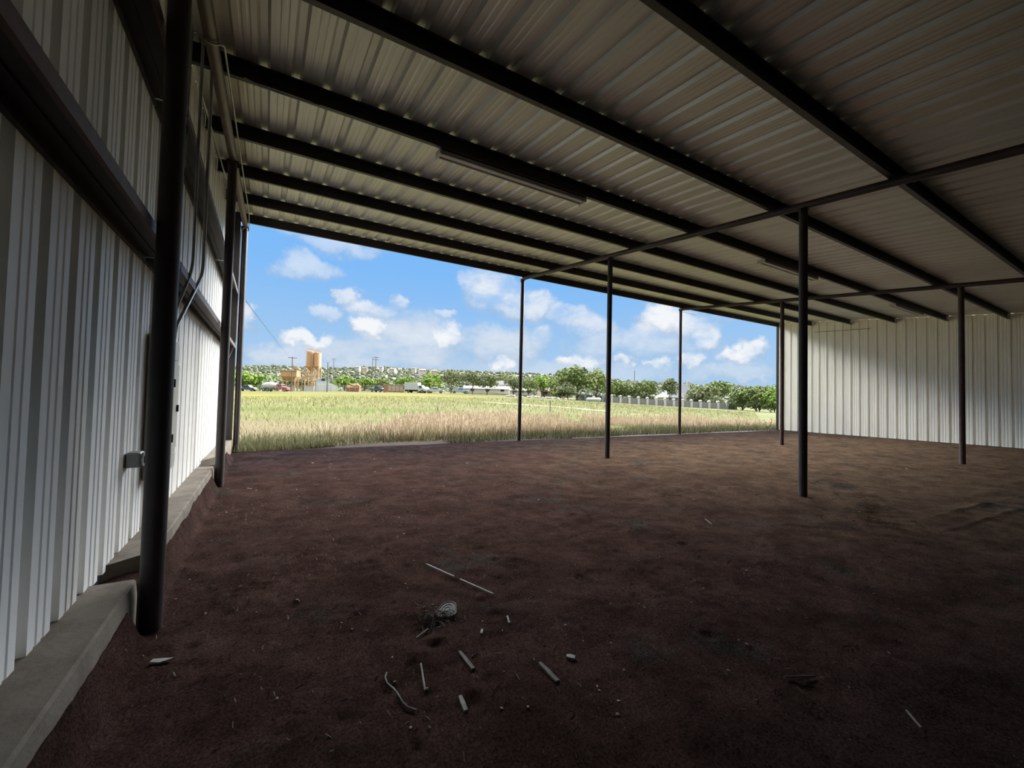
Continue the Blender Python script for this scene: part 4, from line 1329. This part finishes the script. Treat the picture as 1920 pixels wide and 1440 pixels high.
# orange heap
p = place(663, 735, 128); kk = px(128)
root = empty('scrap_skip', 'open rusty skip heaped with orange scrap right of the blue white shed', 'skip', p, FACE)
w = 26 * kk / 2
mb = MB(); mb.loft([sq(w * .85, 1.0, 0), sq(w, 1.2, 7 * kk)]); mb.build('skip_body', M['rust'], root)
mb = MB()
for i in range(16): mb.blob((RNG.uniform(-w * .8, w * .8), RNG.uniform(-.7, .7), 7 * kk + RNG.uniform(0, 1.1) * (1 - .5 * abs(RNG.uniform(-1, 1)))), .7, .6, .5, seed=i, rough=.3, nu=7, nv=5)
mb.build('scrap_heap', M['orange'], root)
# container
p = place(738, 735.8, 124); kk = px(124)
root = empty('storage_container', 'rusty red storage container with pale side panels', 'container', p, FACE + .28)
w, h = 36 * kk / 2, 14 * kk
mb = MB(); mb.bevbox(-w, -1.25, .1, w, 1.25, h, .05); mb.build('shell', M['rust'], root)
for q in range(4):
    mb = MB(); x0 = -w * .55 + q * w * .38; mb.box(x0, -1.30, .35, x0 + w * .33, -1.22, h - .3); mb.build('side_panel', M['cream_panel'], root)
mb = MB(); mb.box(-w - .05, -1.3, h - .12, w + .05, 1.3, h + .08); mb.build('roof', M['cream_panel'], root)
# long trailers
for (u, v, d, wp, hp, rz, lab, rm) in ((912, 740.5, 136, 84, 15, .05, 'long white site trailer behind the oaks', 'roof_white'),
                                      (945, 740.5, 142, 34, 26, -.05, 'grey roofed building behind the long white trailer', 'roof_grey'),
                                      (975, 742, 130, 40, 14, .05, 'white trailer behind the first edge post', 'roof_white')):
    kk = px(d); p = place(u, v, d); root = empty('site_trailer', lab, 'trailer', p, FACE + rz, 'site trailers')
    wl = gable(root, wp * kk, 4.0, hp * kk * .72, hp * kk * .28, M['house_white'], M[rm], z0=.1, over=.15)
    for q in range(3):
        mb = MB(); x0 = (-.35 + q * .33) * wp * kk; mb.box(x0, -2.05, 1.0, x0 + 1.2, -1.97, 1.8); mb.build('window', M['glass_dark'], root)
    mb = MB(); mb.box(-wp * kk * .46, -1.9, -.3, wp * kk * .46, 1.9, .12); mb.build('skirt', M['rubber'], root)
# yellow house
p = place(1034, 744, 128); kk = px(128)
root = empty('yellow_house', 'cream yellow house with low tan roof behind the rubble', 'house', p, FACE + .15)
gable(root, 48 * kk, 6.0, 12 * kk, 7 * kk, M['stucco'], M['roof_tan'], over=.5)
for q in range(4):
    mb = MB(); x0 = (-.38 + q * .22) * 48 * kk; mb.box(x0, -3.05, .9, x0 + 1.0, -2.97, 2.1); mb.build('window', M['glass_dark'], root)
# rubble
ROCKS = [(950 + 7.5 * i + RNG.uniform(-3, 3), 746.5 + .035 * (7.5 * i) + RNG.uniform(-3.5, 3.5)) for i in range(16)]
for i, (u, v) in enumerate(ROCKS):
    d = 98; p = place(u, v, d); s = RNG.uniform(3.2, 6.6) * px(d) / 2
    o = bpy.data.objects.new('rubble_rock', None) if False else None
    mb = MB(); mb.blob((0, 0, 0), s * 1.5, s, s * .9, seed=50 + i, rough=.3, nu=8, nv=6)
    o = mb.build('rubble_rock', M['rubble'], loc=(p.x, p.y, p.z + s * .5)); o.rotation_euler = (0, 0, RNG.uniform(0, 3))
    tag(o, 'pale limestone rock in the rubble row in front of the yellow house', 'rock', 'rubble in front of the yellow house')
# propane tank
p = place(1113, 757, 84); kk = px(84)
root = empty('propane_tank', 'white propane tank lying in front of the fence left of the second post', 'tank', p, FACE - .08)
L, r = 27 * kk / 2, 3.6 * kk
mb = MB(); mb.loft([[(x, rr_ * math.cos(q), r + .35 + rr_ * math.sin(q)) for q in [2 * math.pi * j / 18 for j in range(18)]] for x, rr_ in ((-L, r * .15), (-L * .95, r * .6), (-L * .82, r), (L * .82, r), (L * .95, r * .6), (L, r * .15))]); mb.build('shell', M['white_paint'], root, smooth=True)
for s in (-1, 1):
    mb = MB(); mb.box(s * L * .6 - .15, -r * .6, -.2, s * L * .6 + .15, r * .6, .5); mb.build('saddle', M['white_paint'], root)
mb = MB(); mb.lathe([(.25, r * 2 + .3), (.25, r * 2 + .55), (.05, r * 2 + .65)], 0, 0, 12); mb.build('valve_dome', M['white_paint'], root)

# ---- masonry fence
PILL = [1080.8, 1097.3, 1113.4, 1129.8, 1146.8, 1163.1, 1179.9, 1196.9, 1213.5, 1230, 1246.3, 1263, 1279.5, 1296, 1312.9, 1329.2, 1345.8, 1362.9, 1379.2]
PB = [750.2 + (u - 1080) * .0605 for u in PILL]
pts = [place(u, v, 118 - (u - 1080) * .016) for u, v in zip(PILL, PB)]
root = empty('boundary_fence', 'grey board fence with white masonry pillars beyond the field', 'fence', pts[0])
o0 = pts[0]
for i, q in enumerate(pts):
    c = q - o0
    mb = MB(); mb.box(-.30, -.30, -.4, .30, .30, 1.85); mb.box(-.38, -.38, 1.85, .38, .38, 1.98); mb.loft([[(x * .38, y * .38, 1.98) for x, y in ((-1, -1), (1, -1), (1, 1), (-1, 1))], [(x * .06, y * .06, 2.25) for x, y in ((-1, -1), (1, -1), (1, 1), (-1, 1))]])
    po = mb.build('pillar', M['pillar'], root, loc=c); po.rotation_euler = (0, 0, FACE)
    if i:
        a = pts[i - 1] - o0; b = c; t = (b - a); L = math.hypot(t.x, t.y); tn = Vector((t.x / L, t.y / L, 0)); nn = Vector((-tn.y, tn.x, 0)) * .03
        mb = MB(); nb = 14
        for j in range(nb):
            s0, s1 = .3 + (L - .6) * j / nb, .3 + (L - .6) * (j + .96) / nb
            za, zb_ = a.z + t.z * s0 / L, a.z + t.z * s1 / L; up = 1.62 + .03 * ((j * 7) % 3)
            A, B = a + tn * s0, a + tn * s1
            lo = [(A.x - nn.x, A.y - nn.y), (B.x - nn.x, B.y - nn.y), (B.x + nn.x, B.y + nn.y), (A.x + nn.x, A.y + nn.y)]
            mb.loft([[(x, y, za - .2) for x, y in lo], [(x, y, za + up) for x, y in lo]])
        mb.build('board_panel', M['fence_wood'], root)
tag(root)

# ---- stone house with blue roof
p = place(1272, 763, 128); kk = px(128)
root = empty('stone_house', 'stone house with blue grey metal roof behind the fence', 'house', p, FACE + .1)
w, dp, h = 62 * kk, 8.0, 17 * kk
mb = MB(); mb.box(-w / 2, -dp / 2, -.5, w / 2, dp / 2, h); mb.build('walls', M['stucco'], root)
mb = MB(); e = .6
mb.loft([[(-w / 2 - e, -dp / 2 - e, h - .2), (w / 2 + e, -dp / 2 - e, h - .2), (w / 2 + e, dp / 2 + e, h - .2), (-w / 2 - e, dp / 2 + e, h - .2)],
         [(-w * .40, -dp * .30, h + 1.3), (w * .36, -dp * .30, h + 1.3), (w * .36, dp * .30, h + 1.3), (-w * .40, dp * .30, h + 1.3)],
         [(-w * .26, -.2, h + 4.0), (w * .22, -.2, h + 4.0), (w * .22, .2, h + 4.0), (-w * .26, .2, h + 4.0)]])
mb.build('roof', M['roof_blue'], root)
mb = MB(); mb.box(-w * .10, -dp / 2 - 1.2, -.5, w * .14, -dp / 2 + .5, h + .9); mb.build('turret', M['house_white'], root)
for q in range(3):
    mb = MB(); x0 = (-.4 + q * .33) * w; mb.box(x0, -dp / 2 - .05, .9, x0 + 1.2, -dp / 2 + .03, 2.2); mb.build('window', M['glass_dark'], root)
mb = MB(); mb.box(w * .26, -.4, h + 1.5, w * .34, .4, h + 4.4); mb.build('chimney', M['stucco'], root)

# ---- chain link fence in front of the plant
root = None
CF = [(482 + 11.5 * i, 735.0) for i in range(20)]
cps = [place(u, v, 121) for u, v in CF]
root = empty('chain_link_fence', 'grey chain link fence in front of the orange plant', 'fence', cps[0])
for q in cps:
    mb = MB(); c = q - cps[0]; mb.tube([(c.x, c.y, c.z - .3), (c.x, c.y, c.z + 1.9)], .05, 6); mb.build('post', M['galv'], root)
mb = MB(); mb.tube([(q - cps[0]) + Vector((0, 0, 1.85)) for q in cps], .035, 5); mb.build('top_rail', M['galv'], root)
mb = MB()
for i in range(len(cps) - 1):
    a, b = cps[i] - cps[0], cps[i + 1] - cps[0]
    for j in range(7):
        f0, f1 = j / 7, (j + 1) / 7
        A, B = a.lerp(b, f0), a.lerp(b, f1)
        mb.tube([A, B + Vector((0, 0, 1.8))], .008, 3); mb.tube([A + Vector((0, 0, 1.8)), B], .008, 3)
tag(mb.build('wire_mesh', M['galv'], root), kind='stuff')
